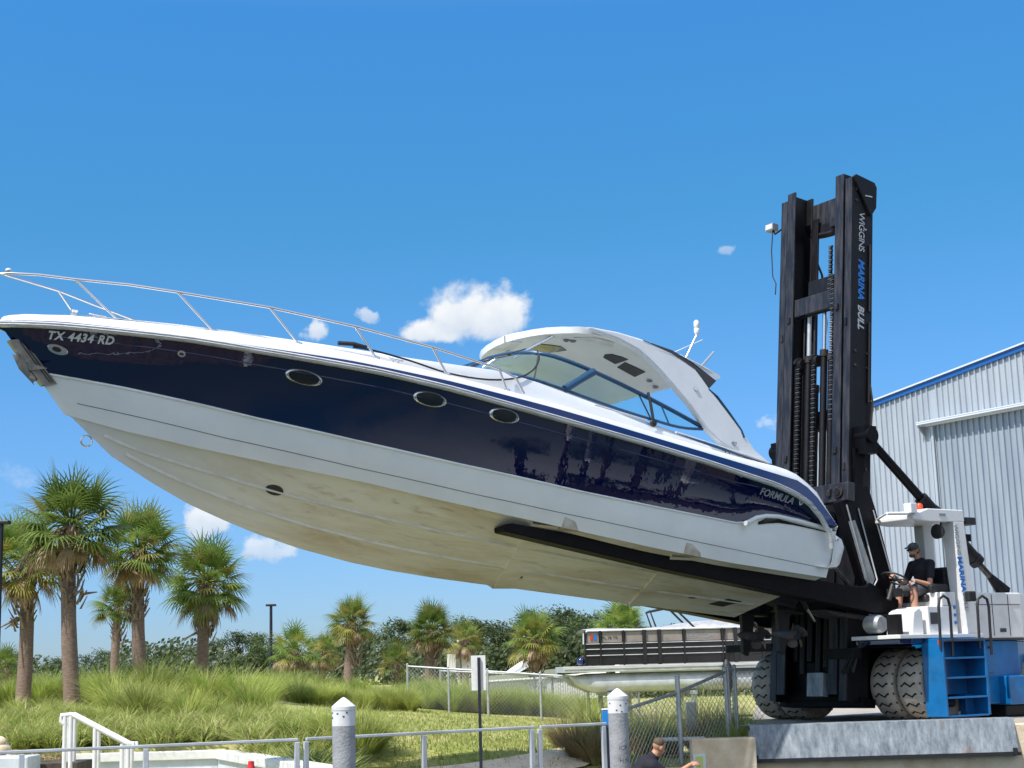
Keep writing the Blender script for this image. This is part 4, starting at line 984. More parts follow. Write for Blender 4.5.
anc.add([(11.58,.05,1.95),(11.36,.27,1.87),(11.52,.06,1.85),(11.5,.09,1.90)], [(0,1,3),(3,1,2),(0,3,2),(0,2,1)])
anc.add([(11.58,-.05,1.95),(11.36,-.27,1.87),(11.52,-.06,1.85),(11.5,-.09,1.90)], [(0,1,3),(3,1,2),(0,3,2),(0,2,1)])
anc.build('anchor', yacht, 30)
# windshield: base and top curves from the centre round to the arch foot
WB = [(5.62,0,2.97),(5.52,.5,2.94),(5.25,.95,2.86),(4.85,1.22,2.78),(4.35,1.36,2.68),(3.6,1.42,2.57),(3.0,1.45,2.51),(2.4,1.46,2.475),(1.96,1.46,2.52)]
WT = [(4.85,0,3.33),(4.80,.45,3.32),(4.68,.85,3.28),(4.45,1.10,3.22),(3.98,1.26,3.10),(3.5,1.33,2.98),(3.0,1.38,2.85),(2.45,1.42,2.70),(1.98,1.45,2.56)]
def sub(pts, k=3):
    out = []
    P_ = [Vector(a) for a in pts]
    for i in range(len(P_)-1):
        a = P_[max(i-1, 0)]; b = P_[i]; c_ = P_[i+1]; d = P_[min(i+2, len(P_)-1)]
        for j in range(k):
            t = j/k; out.append(.5*((2*b)+(c_-a)*t+(2*a-5*b+4*c_-d)*t*t+(3*b-a-3*c_+d)*t*t*t))
    out.append(P_[-1]); return out
wb, wt = sub(WB, 4), sub(WT, 4)
ws = MB().m('frame')
for s in (1, -1):
    ws.tube(mir(wt, s), .032, 8); ws.tube(mir(wb, s), .022, 8)
wso = ws.build('windshield_frame', yacht, 50)
tag(wso)
for s in (1, -1):
    mb = MB().m('glass'); mb.grid([mir(wb, s), mir(wt, s)]); mb.build('pane', wso, 60)
    mb = MB().m('frame'); a = Vector((4.42,1.36*s,2.70)); b = Vector((3.88,1.29*s,3.07))
    mb.tube([a, a.lerp(b, .5), b], [.06, .055, .06], 8); mb.build('mullion', wso, 50)
    mb = MB().m('blackr'); mb.tube(mir([(4.86,1.22,2.78),(4.66,1.0,3.25)], s), .011, 6); mb.build('mullion', wso)
    mb = MB().m('blackr'); mb.tube(mir([(2.95,1.46,2.52),(3.12,1.38,2.86)], s), .011, 6); mb.build('mullion', wso)
    mb = MB().m('frame'); mb.tube(mir([(2.60,1.46,2.49),(2.72,1.41,2.76)], s), .012, 6); mb.build('mullion', wso)
mb = MB().m('frame'); mb.tube([(5.6,0,2.97),(4.85,0,3.33)], .02, 6); mb.build('mullion', wso)
for y in (.55, -.55):
    mb = MB().m('blackr'); mb.tube([(5.5, y, 2.98), (5.2, y+.1, 3.13), (5.02, y+.32, 3.18)], .012, 6); mb.tube([(5.15, y, 3.16), (4.98, y+.6, 3.22)], .01, 5); mb.build('wiper', yacht)
# mooring line drooping from the windshield and lying along the deck
ln = [(4.7,1.02,3.27),(4.78,1.2,3.1),(5.0,1.38,2.86),(5.3,1.47,2.68),(5.8,1.52,2.55),(6.4,1.48,2.53),(7.0,1.44,2.60),(7.5,1.40,2.64),(7.8,1.36,2.64)]
mb = MB().m('blackr'); mb.tube(sub(ln, 4), .013, 6); mb.tube([(7.62,1.38,2.66),(7.8,1.36,2.68),(8.0,1.32,2.66)], .03, 6); mb.build('cover_cord', yacht)
mb = MB().m('blackr'); mb.tube([(2.93,1.50,2.50),(2.96,1.47,2.72),(2.98,1.42,2.90)], .022, 6); mb.lathe([(.06,0),(.05,.03),(.0,.04)], 12, Matrix.Translation((2.93,1.5,2.44)) @ Matrix.Rotation(R(-90), 4, 'X')); mb.build('side_light', yacht, 50)
mb = MB().m('rub'); mb.tube([(4.0,1.52,2.52),(3.1,1.58,2.44)], .012, 6); mb.tube([(2.6,1.62,2.34),(1.2,1.66,2.20),(.8,1.66,2.16)], .02, 6); mb.build('deck_trim', yacht, 50)
mb = MB().m('frame'); mb.add([(2.75,1.63,2.335),(1.9,1.665,2.27),(.5,1.66,2.13),(.25,1.655,2.06),(.6,1.655,2.11),(1.9,1.668,2.22)], [(0,1,5),(1,2,4,5),(2,3,4)]); mb.build('deck_accent', yacht)
# hardtop shell
def ht_half(x): # half width in plan
    return lerp_tab([(1.0,1.30),(1.7,1.42),(2.5,1.45),(3.5,1.42),(4.0,1.36),(4.2,1.28),(4.35,1.12),(4.47,.88),(4.55,.6),(4.60,.3),(4.62,.0)], x)
tHc = [(1.0,3.30),(1.3,3.38),(1.6,3.46),(2.0,3.56),(2.4,3.64),(2.8,3.70),(3.2,3.745),(3.6,3.765),(4.0,3.765),(4.3,3.75),(4.62,3.72)]
tHe = [(1.0,3.24),(1.3,3.32),(1.6,3.40),(2.0,3.50),(2.4,3.575),(2.8,3.635),(3.2,3.68),(3.6,3.70),(4.0,3.695),(4.3,3.68),(4.62,3.71)]
xs = [1.74,2.0,2.4,2.8,3.2,3.6,3.9,4.0,4.1,4.2,4.28,4.35,4.41,4.47,4.51,4.55,4.58,4.60,4.615,4.62]
rows = []; rin = []
for x in xs:
    hw = ht_half(x); c_ = lerp_tab(tHc, x); e_ = lerp_tab(tHe, x); r_ = []; q_ = []
    for i in range(17):
        t = -1+i/8; t = math.copysign(abs(t)**.8, t)
        r_.append(Vector((x, hw*t, e_+(c_-e_)*(1-abs(t)**2.2))))
        q_.append(Vector((x if x < 4.3 else x-.015, hw*t*.985, e_-.095+(c_-e_)*.6*(1-abs(t)**2.0))))
    rows.append(r_); rin.append(q_)
mb = MB().m('deckwhite'); mb.grid(rows)
for k in (0, 16): mb.grid([[r[k] for r in rows], [q[k]*1 for q in rin]])
mb.grid([rows[0], rin[0]]); mb.grid([rows[-1], rin[-1]])
ht = mb.build('hardtop', yacht, 55, merge=True)
mb = MB().m('cream'); mb.grid(rin); mb.build('headliner', ht, 60)
def onlin(x, y, d=.012):
    hw = ht_half(x); c_ = lerp_tab(tHc, x); e_ = lerp_tab(tHe, x); t = min(1, abs(y)/hw)
    return Vector((x, y, e_-.095+(c_-e_)*.6*(1-t**2.0)-d))
def lin_patch(name, pts, m, d=.012, th=.03):
    a = [onlin(x, y, d) for x, y in pts]; mb = MB().m(m); n = len(a)
    mb.add(a+[p_+Vector((0, 0, th)) for p_ in a], [tuple(range(n))]+[(i, (i+1) % n, (i+1) % n+n, i+n) for i in range(n)]); return mb.build(name, ht)
def ov(x, y, a, b, n=16): return [(x+a*math.cos(q), y+b*math.sin(q)) for q in [2*math.pi*i/n for i in range(n)]]
lin_patch('vent', [(3.09,.43),(3.16,.56),(3.12,.68),(2.97,.72),(2.83,.71),(2.80,.35)], 'blackr')
lin_patch('vent', [(2.69,.26),(2.77,.56),(2.35,.53),(2.29,.19)], 'blackr')
lin_patch('hatch', [(4.12,-.08),(4.22,.27),(3.85,.38),(3.65,.25),(3.75,-.04)], 'blackg')
lin_patch('light_strip', [(4.05,.98),(3.87,1.22),(3.48,1.22),(3.34,.99),(3.65,.94)], 'strake')
lin_patch('storage_lip', [(4.42,-.30),(4.55,.12),(4.44,.22),(4.30,-.25)], 'strake', .02)
for x, y in ((2.08,.30),(1.88,.20),(4.03,.77),(3.93,.80)):
    mb = MB().m('ltgrey'); c_ = onlin(x, y, .01); mb.lathe([(.05,0),(.045,-.015),(.03,-.018),(.028,-.005)], 14, Matrix.Translation(c_)); mb.build('speaker', ht, 50)
mb = MB().m('steel'); mb.tube([(4.62,.30,3.33), onlin(4.33,.86,.0)], .022, 6); mb.build('hardtop_strut', ht, 60)
mb = MB().m('steel'); mb.tube([(4.62,-.55,3.32), onlin(4.30,-.30,0)], .022, 6); mb.build('hardtop_strut', ht, 60)
# side arches
arch = [(4.1,3.66),(3.6,3.685),(3.0,3.655),(2.43,3.56),(2.1,3.40),(1.90,3.18),(1.62,2.92),(1.29,2.62),(1.0,2.34),(.7,2.20),(1.2,2.22),(1.7,2.36),(1.93,2.50),(2.25,2.82),(2.54,3.05),(2.78,3.24),(3.03,3.40),(3.23,3.50),(3.6,3.59),(4.0,3.62)]
def arch_y(z): return 1.44+.10*smooth01((3.6-z)/1.3)
for s in (1, -1):
    n = len(arch)
    mb = MB().m('deckwhite')
    o_ = [(x, s*(arch_y(z)+.03), z) for x, z in arch]; i_ = [(x, s*(arch_y(z)-.09), z) for x, z in arch]
    mb.add(o_+i_, [tuple(range(n)), tuple(range(2*n-1, n-1, -1))]+[(k, k+n, (k+1) % n+n, (k+1) % n) for k in range(n)])
    mb.build('arch', yacht, 35, bevel=.018)
    mb = MB().m('blackg')
    bl = [(3.15,3.655),(2.6,3.56),(2.15,3.40),(1.88,3.16),(1.74,3.30),(2.2,3.50),(2.6,3.61)]
    o_ = [(x, s*(arch_y(z)+.036), z) for x, z in bl]; i_ = [(x, s*(arch_y(z)-.05), z) for x, z in bl]; n = len(bl)
    mb.add(o_+i_, [tuple(range(n)), tuple(range(2*n-1, n-1, -1))]+[(k, k+n, (k+1) % n+n, (k+1) % n) for k in range(n)]); mb.build('arch_recess', yacht)
    mb = MB().m('frame'); mb.tube([(x, s*(arch_y(z)+.02), z) for x, z in [(1.9,3.14),(1.72,3.05),(1.50,2.84),(1.27,2.60),(1.22,2.50)]], .02, 6); mb.build('arch_handrail', yacht, 60)
    mb = MB().m('steel'); c_ = Vector((2.16, s*(arch_y(3.1)+.045), 3.10)); mb.tube([c_-Vector((0, .03, 0)), c_+Vector((0, .01*s, 0))], .035, 12); mb.build('arch_light', yacht, 50)
text_mesh('model_mark', '40', .10, 'ltgrey', yacht, lambda u, v, w_: Vector((1.50-u, arch_y(2.40)+.034+w_, 2.36+v-.25*u)), shear=.5)
# tail wing of the hardtop
mb = MB().m('deckwhite'); n = 9; rr = []
for i in range(n):
    y = -1.42+2.84*i/(n-1); k = 1-(abs(y)/1.42)**3
    rr.append([Vector((2.4,y,3.60+.16*k)), Vector((1.9,y,3.50+.17*k)), Vector((1.62,y,3.42+.15*k)), Vector((1.60,y,3.38+.15*k)), Vector((1.78,y,3.31+.15*k)), Vector((2.1,y,3.38+.16*k)), Vector((2.4,y,3.50+.16*k))])
mb.grid(rr); mb.add(rr[0], [tuple(range(7))]); mb.add(rr[-1], [tuple(range(7))]); mb.build('tail_wing', yacht, 40)
# antennas and anchor light
mb = MB().m('steel'); mb.tube([(1.72,.6,3.62),(1.40,.6,4.28)], .016, 8); mb.m('ltwhite'); mb.lathe([(.03,0),(.045,.02),(.045,.09),(.035,.1),(.045,.11),(.045,.2),(.02,.23)], 14, Matrix.Translation((1.40,.6,4.28)) @ Matrix.Rotation(R(6), 4, 'Y')); mb.build('anchor_light', yacht, 45)
mb = MB().m('ltwhite'); mb.tube([(2.15,.5,3.72),(1.2,.5,4.25)], .008, 6); mb.build('antenna', yacht)
mb = MB().m('steel'); mb.tube([(1.84,1.15,3.50),(1.52,1.15,3.86)], .02, 8); mb.build('antenna', yacht, 60)
# cockpit: helm seat and seat back glimpsed under the hardtop
mb = MB().m('deckwhite'); mb.box((3.4,-.9,1.9),(3.9,-.2,2.75)); mb.box((3.35,-.9,2.6),(3.5,-.2,3.0)); mb.build('helm_seat', yacht, None, .05)
# stern drives
for s in (1, -1):
    y = .42*s
    mb = MB().m('blackr')
    mb.prism([(-.15,.95),(-.55,1.0),(-.85,.72),(-.95,.35),(-.80,.18),(-.45,.22),(-.15,.45)], y-.15, y+.15)
    d0 = mb.build('stern_drive', yacht, None, .04)
    mb = MB().m('blackr'); mb.prism([(-.50,.30),(-.95,.28),(-.98,.2),(-.84,.12),(-.80,-.28),(-.72,-.55),(-.60,-.5),(-.58,-.2),(-.55,.1)], y-.035, y+.035); mb.box((-1.05,y-.13,.12),(-.55,y+.13,.15))
    mb.build('drive_leg', d0, None, .02)
    mb = MB().m('rim'); X = Matrix.Translation((-.50, y, -.22)) @ Matrix.Rotation(R(-90), 4, 'Y'); mb.lathe([(.0,-.02),(.05,.06),(.075,.15),(.085,.3),(.08,.42),(.065,.52)], 16, X); mb.build('gearcase', d0, 50)
    for k2, off in ((0, -.92), (1, -1.04)):
        mb = MB().m('rim')
        for b_ in range(4):
            a = 2*math.pi*b_/4+k2*.5; rowsb = []
            for r_, wv in ((.05,.05),(.12,.09),(.17,.08),(.195,.03)):
                rad = Vector((0, math.cos(a), math.sin(a))); tan = Vector((0, -math.sin(a), math.cos(a))); tw = Vector((.55*(1 if k2 else -1), 0, 0))+tan*.8
                c_ = Vector((off, y, -.22))+rad*r_; rowsb.append([c_-tw*wv, c_+Vector((.012, 0, 0)), c_+tw*wv])
            mb.grid(rowsb)
        mb.build('propeller', d0, 60)
for s in (1, -1):
    mb = MB().m('blackr'); mb.tube([(-.45,.9*s,.5),(-.9,.75*s,.2)], .04, 8); mb.m('steel'); mb.tube([(-.9,.75*s,.2),(-1.15,.68*s,.02)], .02, 8); mb.build('trim_ram', yacht, 50)
    mb = MB().m('blackr'); mb.box((-.75,1.05*s-.2,.36),(-.3,1.05*s+.2,.40)); mb.build('trim_tab', yacht)
# ================================================================== big forklift
truck = empty('marina_forklift', VM)
tag(truck, 'tall black-masted blue and white marina forklift holding the yacht', 'forklift')
MT = Matrix.Translation((-1.47, 0, 0)) @ Matrix.Rotation(R(-TILT), 4, 'Y')
def part(mb, name, parent=truck, T=None, **k): return mb.build(name, parent, T=T, **k)
# ---- mast
for s in (1, -1):
    mb = MB().m('mast_front'); y0, y1 = (.72, .87)
    mb.box((-.035, s*y0, .35), (0, s*y1, 9.25)); mb.m('mast')
    mb.box((-.52, s*.835, .35), (-.035, s*.87, 9.25)); mb.box((-.52, s*y0, .35), (-.485, s*.835, 9.25))
    mb.box((-.27, s*y0, .35), (-.25, s*.835, 9.25))
    o = part(mb, 'outer_mast_rail', T=MT, bevel=.008)
    mb = MB().m('mast_front'); mb.box((-.015, s*.50, .45), (.02, s*.69, 9.36)); mb.m('mast')
    mb.box((-.46, s*.66, .45), (-.015, s*.69, 9.36)); mb.box((-.46, s*.52, .45), (-.42, s*.66, 9.36))
    part(mb, 'inner_mast_rail', T=MT, bevel=.008)
    mb = MB().m('mast'); mb.box((-.40, s*.36, 1.0), (-.12, s*.46, 6.2)); mb.box((-.40, s*.30, 5.8), (-.36, s*.46, 8.9))
    part(mb, 'carriage_guide_rail', T=MT, bevel=.006)
    # rail stops and wear marks
    for h_ in (6.9, 4.4):
        mb = MB().m('grease'); mb.box((.022, s*.55, h_), (.05, s*.62, h_+.10)); mb.box((.002, s*.75, h_-.3), (.02, s*.80, h_-.18)); part(mb, 'rail_stop', T=MT)
mb = MB().m('mast_front'); mb.box((-.50, -.72, 8.78), (-.44, .72, 9.22)); mb.box((-.40, .05, 8.62), (-.30, .5, 8.80)); mb.m('mast'); mb.box((-.48, -.66, 8.62), (-.42, .66, 8.775))
mb.tube([(-.43, -.5+i*.1, 8.62-.06*math.sin(math.pi*i/10)) for i in range(11)], .06, 8)
part(mb, 'top_crossbeam', T=MT, bevel=.01)
mb = MB().m('mast_front'); mb.box((-.10, -.50, 7.0), (-.02, .50, 7.32)); mb.m('mast'); mb.box((-.14, -.50, 6.98), (-.102, .50, 7.34)); mb.box((-.3, -.25, 7.34), (-.1, .35, 7.62)); part(mb, 'middle_crossbeam', T=MT, bevel=.012)
for h_ in (5.0, 3.2, 1.2):
    mb = MB().m('mast'); mb.box((-.56, -.86, h_), (-.47, .86, h_+.35)); part(mb, 'rear_crossbeam', T=MT, bevel=.01)
# bull head of the outer rail on the near side
mb = MB().m('mast'); mb.prism([(-.50,9.26),(-.05,9.30),(.0,9.25),(-.42,8.62),(-.545,8.80),(-.555,9.18)], .872, .93); part(mb, 'mast_head_plate', T=MT, bevel=.01)
mb = MB().m('steel'); mb.tube([(-.25,.94,8.95),(-.42,.94,8.97)], .012, 6); mb.tube([(-.3,.88,8.35),(-.34,.89,8.35)], .02, 6); part(mb, 'mast_fitting', T=MT)
mb = MB().m('mast'); mb.tube([(-.44,.90,6.9),(-.44,.90,8.1)], .03, 8); mb.tube([(-.44,.90,5.3),(-.44,.90,6.7)], .03, 8); mb.m('grease'); mb.tube([(-.46,.92,4.8),(-.48,.94,5.3),(-.44,.92,5.6)], .02, 6); part(mb, 'side_hose_guard', T=MT, smooth=50)
# lift cylinders, chains, hoses
for y, h0, h1 in ((-.27,.8,6.15), (.10,.8,6.2), (-.10,1.0,5.6), (.28,.9,6.1)):
    mb = MB().m('mast'); mb.tube([(-.17,y,h0),(-.17,y,h1)], .062, 14); mb.m('grease'); mb.tube([(-.17,y,h1),(-.17,y,h1+.12)], .075, 14); part(mb, 'lift_cylinder', T=MT, smooth=40)
    if abs(y) > .15 or y > 0:
        mb = MB().m('steel' if y == .10 else 'galv'); mb.tube([(-.17,y,h1),(-.17,y,7.1)], .04, 12); part(mb, 'cylinder_rod', T=MT, smooth=40)
def chain(y, a, h0, h1, wd=.085):
    mb = MB().m('galv'); n = int((h1-h0)/.042); st = (h1-h0)/n
    for i in range(n):
        z = h0+i*st; mb.m('chainm' if i % 2 == 0 else 'grease')
        ww = wd/2 if i % 2 == 0 else wd/2*.7
        mb.box((a-.02, y-ww, z+.006), (a+.02, y+ww, z+st*.62))
    mb.m('grease'); mb.box((a-.03, y-wd*.25, h0), (a-.021, y+wd*.25, h1))
    return part(mb, 'lift_chain', T=MT)
for y in (-.40, -.02): chain(y, -.05, 3.0, 6.15)
chain(.42, -.03, 5.0, 7.6)
chain(.34, -.05, 7.34, 8.15)
for y in (-.36, .02):
    mb = MB().m('mast'); mb.tube([(-.02+.11*math.cos(q)-.08, y-.06+.0, 6.12+.11*math.sin(q)) for q in [math.pi*i/8 for i in range(9)]], .035, 6)
    mb.lathe([(.10,-.05),(.10,.05)], 18, Matrix.Translation((-.10,y,6.12)) @ Matrix.Rotation(R(90), 4, 'X')); part(mb, 'chain_sheave', T=MT, smooth=50)
mb = MB().m('blackr')
for k, y in enumerate((-.47,-.22,.2,.46)): mb.tube([(-.26,y,.9),(-.27,y+.01,3.5),(-.25,y,6.5),(-.22,y+.03,7.3)], .018, 6)
part(mb, 'hydraulic_hose', T=MT, smooth=60)
mb = MB().m('mast'); mb.box((-.10,-.50,4.0),(-.06,-.44,6.1)); part(mb, 'guide_strip', T=MT)
# mast foot: plates, crossbar and tool box
mb = MB().m('forkblk'); mb.box((-.60,-.95,.28),(-.30,.95,.42)); mb.box((-.55,-.72,.42),(-.5,.72,1.9)); part(mb, 'mast_foot', T=MT, bevel=.01)
mb = MB().m('plate'); mb.box((-.12,.02,.42),(.02,.38,.80)); part(mb, 'tool_box', T=MT, bevel=.01)
mb = MB().m('mast'); mb.prism([(-.55,.5),(-.55,1.5),(-1.2,1.3),(-1.3,.5)], .6, .78); mb.prism([(-.55,.5),(-.55,1.5),(-1.2,1.3),(-1.3,.5)], -.78, -.6); part(mb, 'mast_hinge', T=MT)
# ---- carriage and forks
for s in (1, -1):
    dz = 0 if s > 0 else -.13
    ya, yb = (1.10, 1.38) if s > 0 else (-1.38, -1.10)
    mb = MB().m('forkblk')
    mb.prism([(-.72,1.98),(-.76,1.90),(-.60,1.765+dz),(-.1,1.73+dz),(1.4,1.785+dz),(4.16,1.88+dz),(6.95,2.035),(6.97,2.10),(6.85,2.165),(5.4,2.155),(2.7,2.13),(.25,2.085),(.1,2.12),(0,2.2)], ya, yb)
    f_ = part(mb, 'fork', T=MT, bevel=.015)
    mb = MB().m('ltdark'); yo = 1.385 if s > 0 else -1.385
    mb2 = MB().m('forkblk')
    y0, y1 = (1.17, 1.32) if s > 0 else (-1.32, -1.17)
    mb2.prism([(.05,2.09),(.66,3.40),(.50,3.47),(.50,3.735),(0,3.76),(-.18,3.40),(-.74,1.99),(-.3,1.95)], y0, y1)
    sh = part(mb2, 'fork_shank', T=MT, bevel=.012)
    mb = MB().m('concgrey'); yy = (1.322, 1.330) if s > 0 else (-1.330, -1.322)
    mb.prism([(.44,3.12),(.30,3.16),(-.16,2.28),(-.10,2.17),(.0,2.16),(.06,2.24)], *yy); part(mb, 'lit_shank_panel', sh, T=MT)  # lighter panel colour stands in for light on the plate inside the slot
    mb = MB().m('galv'); yt = 1.335*s
    mb.tube([(.50,3.38,),(.06,2.4),(-.01,2.14),(-.12,2.15),(-.20,2.26),(.22,3.34)] and [(.50,yt,3.38),(.075,yt,2.35),(.0,yt,2.13),(-.12,yt,2.14),(-.205,yt,2.27),(.24,yt,3.36)], .014, 6)
    mb.tube([(-.10,yt,3.38),(-.68,yt,2.05)], .012, 6); part(mb, 'shank_rim', sh, T=MT, smooth=60)
    mb = MB().m('mast'); mb.box((.0, s*.62-.08, 1.8), (.12, s*.62+.08, 3.7)); mb.box((-.3, s*.60-.04, 1.7), (.0, s*.60+.04, 3.9)); part(mb, 'carriage_post', T=MT, bevel=.01)
    # tilt / slide rams of the carriage
    mb = MB().m('forkblk'); mb.tube([(.75,s*.95,2.75),(.42,s*.95,2.5)], .075, 12); mb.m('steel'); mb.tube([(.42,s*.95,2.5),(.0,s*.95,2.14)], .04, 12); part(mb, 'side_ram', T=MT, smooth=45)
for h0, h1, a0, a1, mm in ((3.44,3.74,.40,.56,'mast_front'), (1.80,2.06,.0,.2,'forkblk')):
    mb = MB().m(mm); mb.box((a0, -1.42, h0), (a1, 1.16 if h0 < 3 else 1.42, h1)); part(mb, 'carriage_bar', T=MT, bevel=.012)
mb = MB().m('grease'); mb.lathe([(.10,0),(.10,.03),(.07,.035),(.06,.05),(.0,.05)], 18, Matrix.Translation((.56,1.22,3.59)) @ Matrix.Rotation(R(90), 4, 'Y')); mb.box((.56,.98,3.53),(.60,1.06,3.65)); part(mb, 'fork_pin', T=MT, smooth=40)
mb = MB().m('mast'); mb.box((.0,-1.1,2.1),(.06,1.1,3.4)); part(mb, 'carriage_back_plate', T=MT)
mb = MB().m('rim'); mb.prism([(.5,1.74),(.2,1.67),(-.4,1.66),(-.55,1.74)], .4, .9); part(mb, 'carriage_skid', T=MT, bevel=.02)
# ---- mast lamp with cable, side hook
mb = MB().m('mast'); mb.tube([(-.05,-.87,8.78),(-.05,-1.08,8.72),(-.05,-1.12,8.80)], .018, 6); mb.m('ltgrey'); mb.box((-.12,-1.27,8.80),(.02,-1.07,8.93)); mb.m('ltwhite'); mb.box((.021,-1.25,8.82),(.03,-1.09,8.91)); part(mb, 'mast_lamp', T=MT, bevel=.008)
mb = MB().m('blackr'); mb.tube([(-.03,-1.12,8.80),(-.02,-1.13,8.4),(-.03,-1.09,7.9),(-.03,-1.0,7.75),(-.04,-1.02,7.55)], .011, 5); part(mb, 'lamp_cable', T=MT, smooth=60)
mb = MB().m('mast'); mb.tube([(-.05,-.87,3.62),(-.05,-1.02,3.62),(-.05,-1.06,3.68)], .022, 6); part(mb, 'cable_hook', T=MT, smooth=60)
# ---- mast lettering
def msf(h_top, a0): return lambda u, v, w_: MT @ Vector((a0-v, .874+w_, h_top-u))
text_mesh('lettering', 'WIGGINS', .185, 'ltmast', truck, msf(8.66, -.19), shear=.0, extrude=.002, space=.88)
text_mesh('lettering', 'MARINA', .19, 'ltblue', truck, msf(7.80, -.19), bold=.006, shear=.25, extrude=.002)
text_mesh('lettering', 'BULL', .19, 'ltmast', truck, msf(6.98, -.19), bold=.006, shear=.25, extrude=.002)
# ---- braces / tilt cylinders
for s, ends in ((1, ((-2.25,1.02,4.62),(-4.95,1.3,2.12))), (-1, ((-2.25,-1.02,4.62),(-4.95,-1.3,2.12)))):
    a, b = Vector(ends[0]), Vector(ends[1]); d = (b-a)
    mb = MB().m('forkblk'); mb.tube([a, a+d*.52], .075, 12); mb.m('mast'); mb.tube([a+d*.40, a+d*.80], .115, 14)
    mb.tube([a+d*.80, a+d*.83], .13, 14); mb.m('grease'); mb.tube([a+d*.83, a+d*.93], .055, 12); mb.m('forkblk'); mb.tube([a+d*.92, b+d*.03], [.06,.13], 8)
    mb.tube([a+d*.5+Vector((0,.05,.12)), a+d*.62+Vector((0,.08,.16)), a+d*.72+Vector((0,.05,.14))], .02, 6); mb.box(tuple(a+d*.72+Vector((-.12,-.05,.08))), tuple(a+d*.72+Vector((.12,.08,.2))))
    part(mb, 'tilt_cylinder', smooth=40)
    mb = MB().m('forkblk'); mb.box((a.x-.15, min(s*.86,s*1.12), a.z-.30), (a.x+.12, max(s*.86,s*1.12), a.z+.16)); mb.tube([(a.x, s*.8, a.z), (a.x, s*1.18, a.z)], .13, 14); mb.prism([(a.x-.05,a.z-.2),(a.x+.20,a.z-.2),(a.x+.25,a.z-1.3),(a.x+.17,a.z-1.3)], s*.88, s*.94)
    part(mb, 'brace_bracket', smooth=40)
# ---- wheels
def wheel(x, y, w_, r_, s, dark=False):
    mb = MB().m('tyre'); X = Matrix.Translation((x, y, r_)) @ Matrix.Rotation(R(90), 4, 'X'); h = w_/2
    mb.lathe([(r_*.62,-h*.85),(r_*.80,-h),(r_*.93,-h*.96),(r_*.985,-h*.80),(r_,-h*.4),(r_,h*.4),(r_*.985,h*.80),(r_*.93,h*.96),(r_*.80,h),(r_*.62,h*.85)], 48, X, cap=False)
    # chevron lugs / grooves as raised blocks
    n = 22
    for k in range(n):
        a = 2*math.pi*k/n
        mb.m('tyregroove')
        pth = [(-h*.985, .03), (-h*.50, .03), (-h*.24, -.045), (h*.2, .045), (h*.46, -.03), (h*.985, -.03)]
        vs = []
        for yy, da in pth:
            rr = r_*1.006 if abs(yy) < h*.7 else (r_*.945 if abs(yy) > h*.9 else r_*1.0)
            for e in (-.03, .03):
                q = a+da*1.1+e; vs.append(X @ Vector((rr*math.cos(q), rr*math.sin(q), yy)))
        mb.add(vs, [(2*i, 2*i+1, 2*i+3, 2*i+2) for i in range(len(pth)-1) if True])
    t_ = part(mb, 'tyre', smooth=35, fix=False)
    mb = MB().m('rim'); sg = 1 if s > 0 else -1
    mb.lathe([(r_*.63,-h*.9),(r_*.58,-h*.7),(r_*.56,-h*.3),(r_*.25,-h*.2),(.0,-h*.25)], 28, X, cap=False); mb.lathe([(r_*.63,h*.9),(r_*.58,h*.7),(r_*.56,h*.3),(r_*.25,h*.2),(.0,h*.25)], 28, X, cap=False)
    part(mb, 'rim', t_, smooth=35)
AX = -2.63
for s in (1, -1):
    for y in (1.685, 1.115): wheel(AX, s*y, .505, .575, s)
    wheel(-5.75, s*1.15, .42, .50, s)
mb = MB().m('forkblk'); mb.tube([(AX,-1.9,.575),(AX,1.9,.575)], .16, 12); mb.box((-2.95,-.75,.35),(-1.75,.75,.95)); part(mb, 'drive_axle')
# ---- chassis and bodywork
mb = MB().m('forkblk'); mb.box((-5.6,-.8,.5),(-1.9,.8,1.18)); mb.box((-3.4,-.7,1.18),(-1.9,.7,1.7)); part(mb, 'chassis', bevel=.02)
mb = MB().m('navy2'); mb.box((-2.1,1.15,1.20),(-1.55,2.05,1.275)); mb.m('forkblk'); mb.box((-3.2,.82,1.20),(-2.105,1.96,1.27)); mb.box((-1.3,.86,1.0),(-1.1,1.5,1.165)); part(mb, 'fender', bevel=.01)  # fender coloured navy and black for the shadow above the tyres
mb = MB().m('forkblk'); mb.box((-3.3,-2.0,1.17),(-1.6,-.83,1.30)); part(mb, 'fender', bevel=.01)
mb = MB().m('tw'); mb.box((-3.42,1.1,1.28),(-1.5,2.12,1.34)); part(mb, 'cab_floor', bevel=.008)
mb = MB().m('tw'); mb.prism([(-1.92,1.34),(-2.20,1.34),(-2.20,1.70),(-2.12,1.76),(-2.0,1.70)], 1.45, 1.98); part(mb, 'dash_console', bevel=.02)
mb = MB().m('galv'); mb.lathe([(.12,0),(.14,.05),(.14,.28),(.11,.32)], 20, Matrix.Translation((-1.62,1.5,1.52)) @ Matrix.Rotation(R(90), 4, 'X') @ Matrix.Translation((0,0,-.17))); mb.m('mast'); mb.box((-1.76,1.72,1.35),(-1.66,1.95,1.66)); part(mb, 'air_cleaner', smooth=40)
mb = MB().m('tw'); mb.box((-2.95,1.15,1.34),(-2.28,2.02,1.78)); mb.box((-2.95,1.15,1.78),(-2.62,2.02,2.0)); sb_ = part(mb, 'seat_pedestal', bevel=.015)
mb = MB().m('ltdark'); mb.box((-2.52,2.021,1.50),(-2.32,2.03,1.68)); part(mb, 'access_panel', sb_)
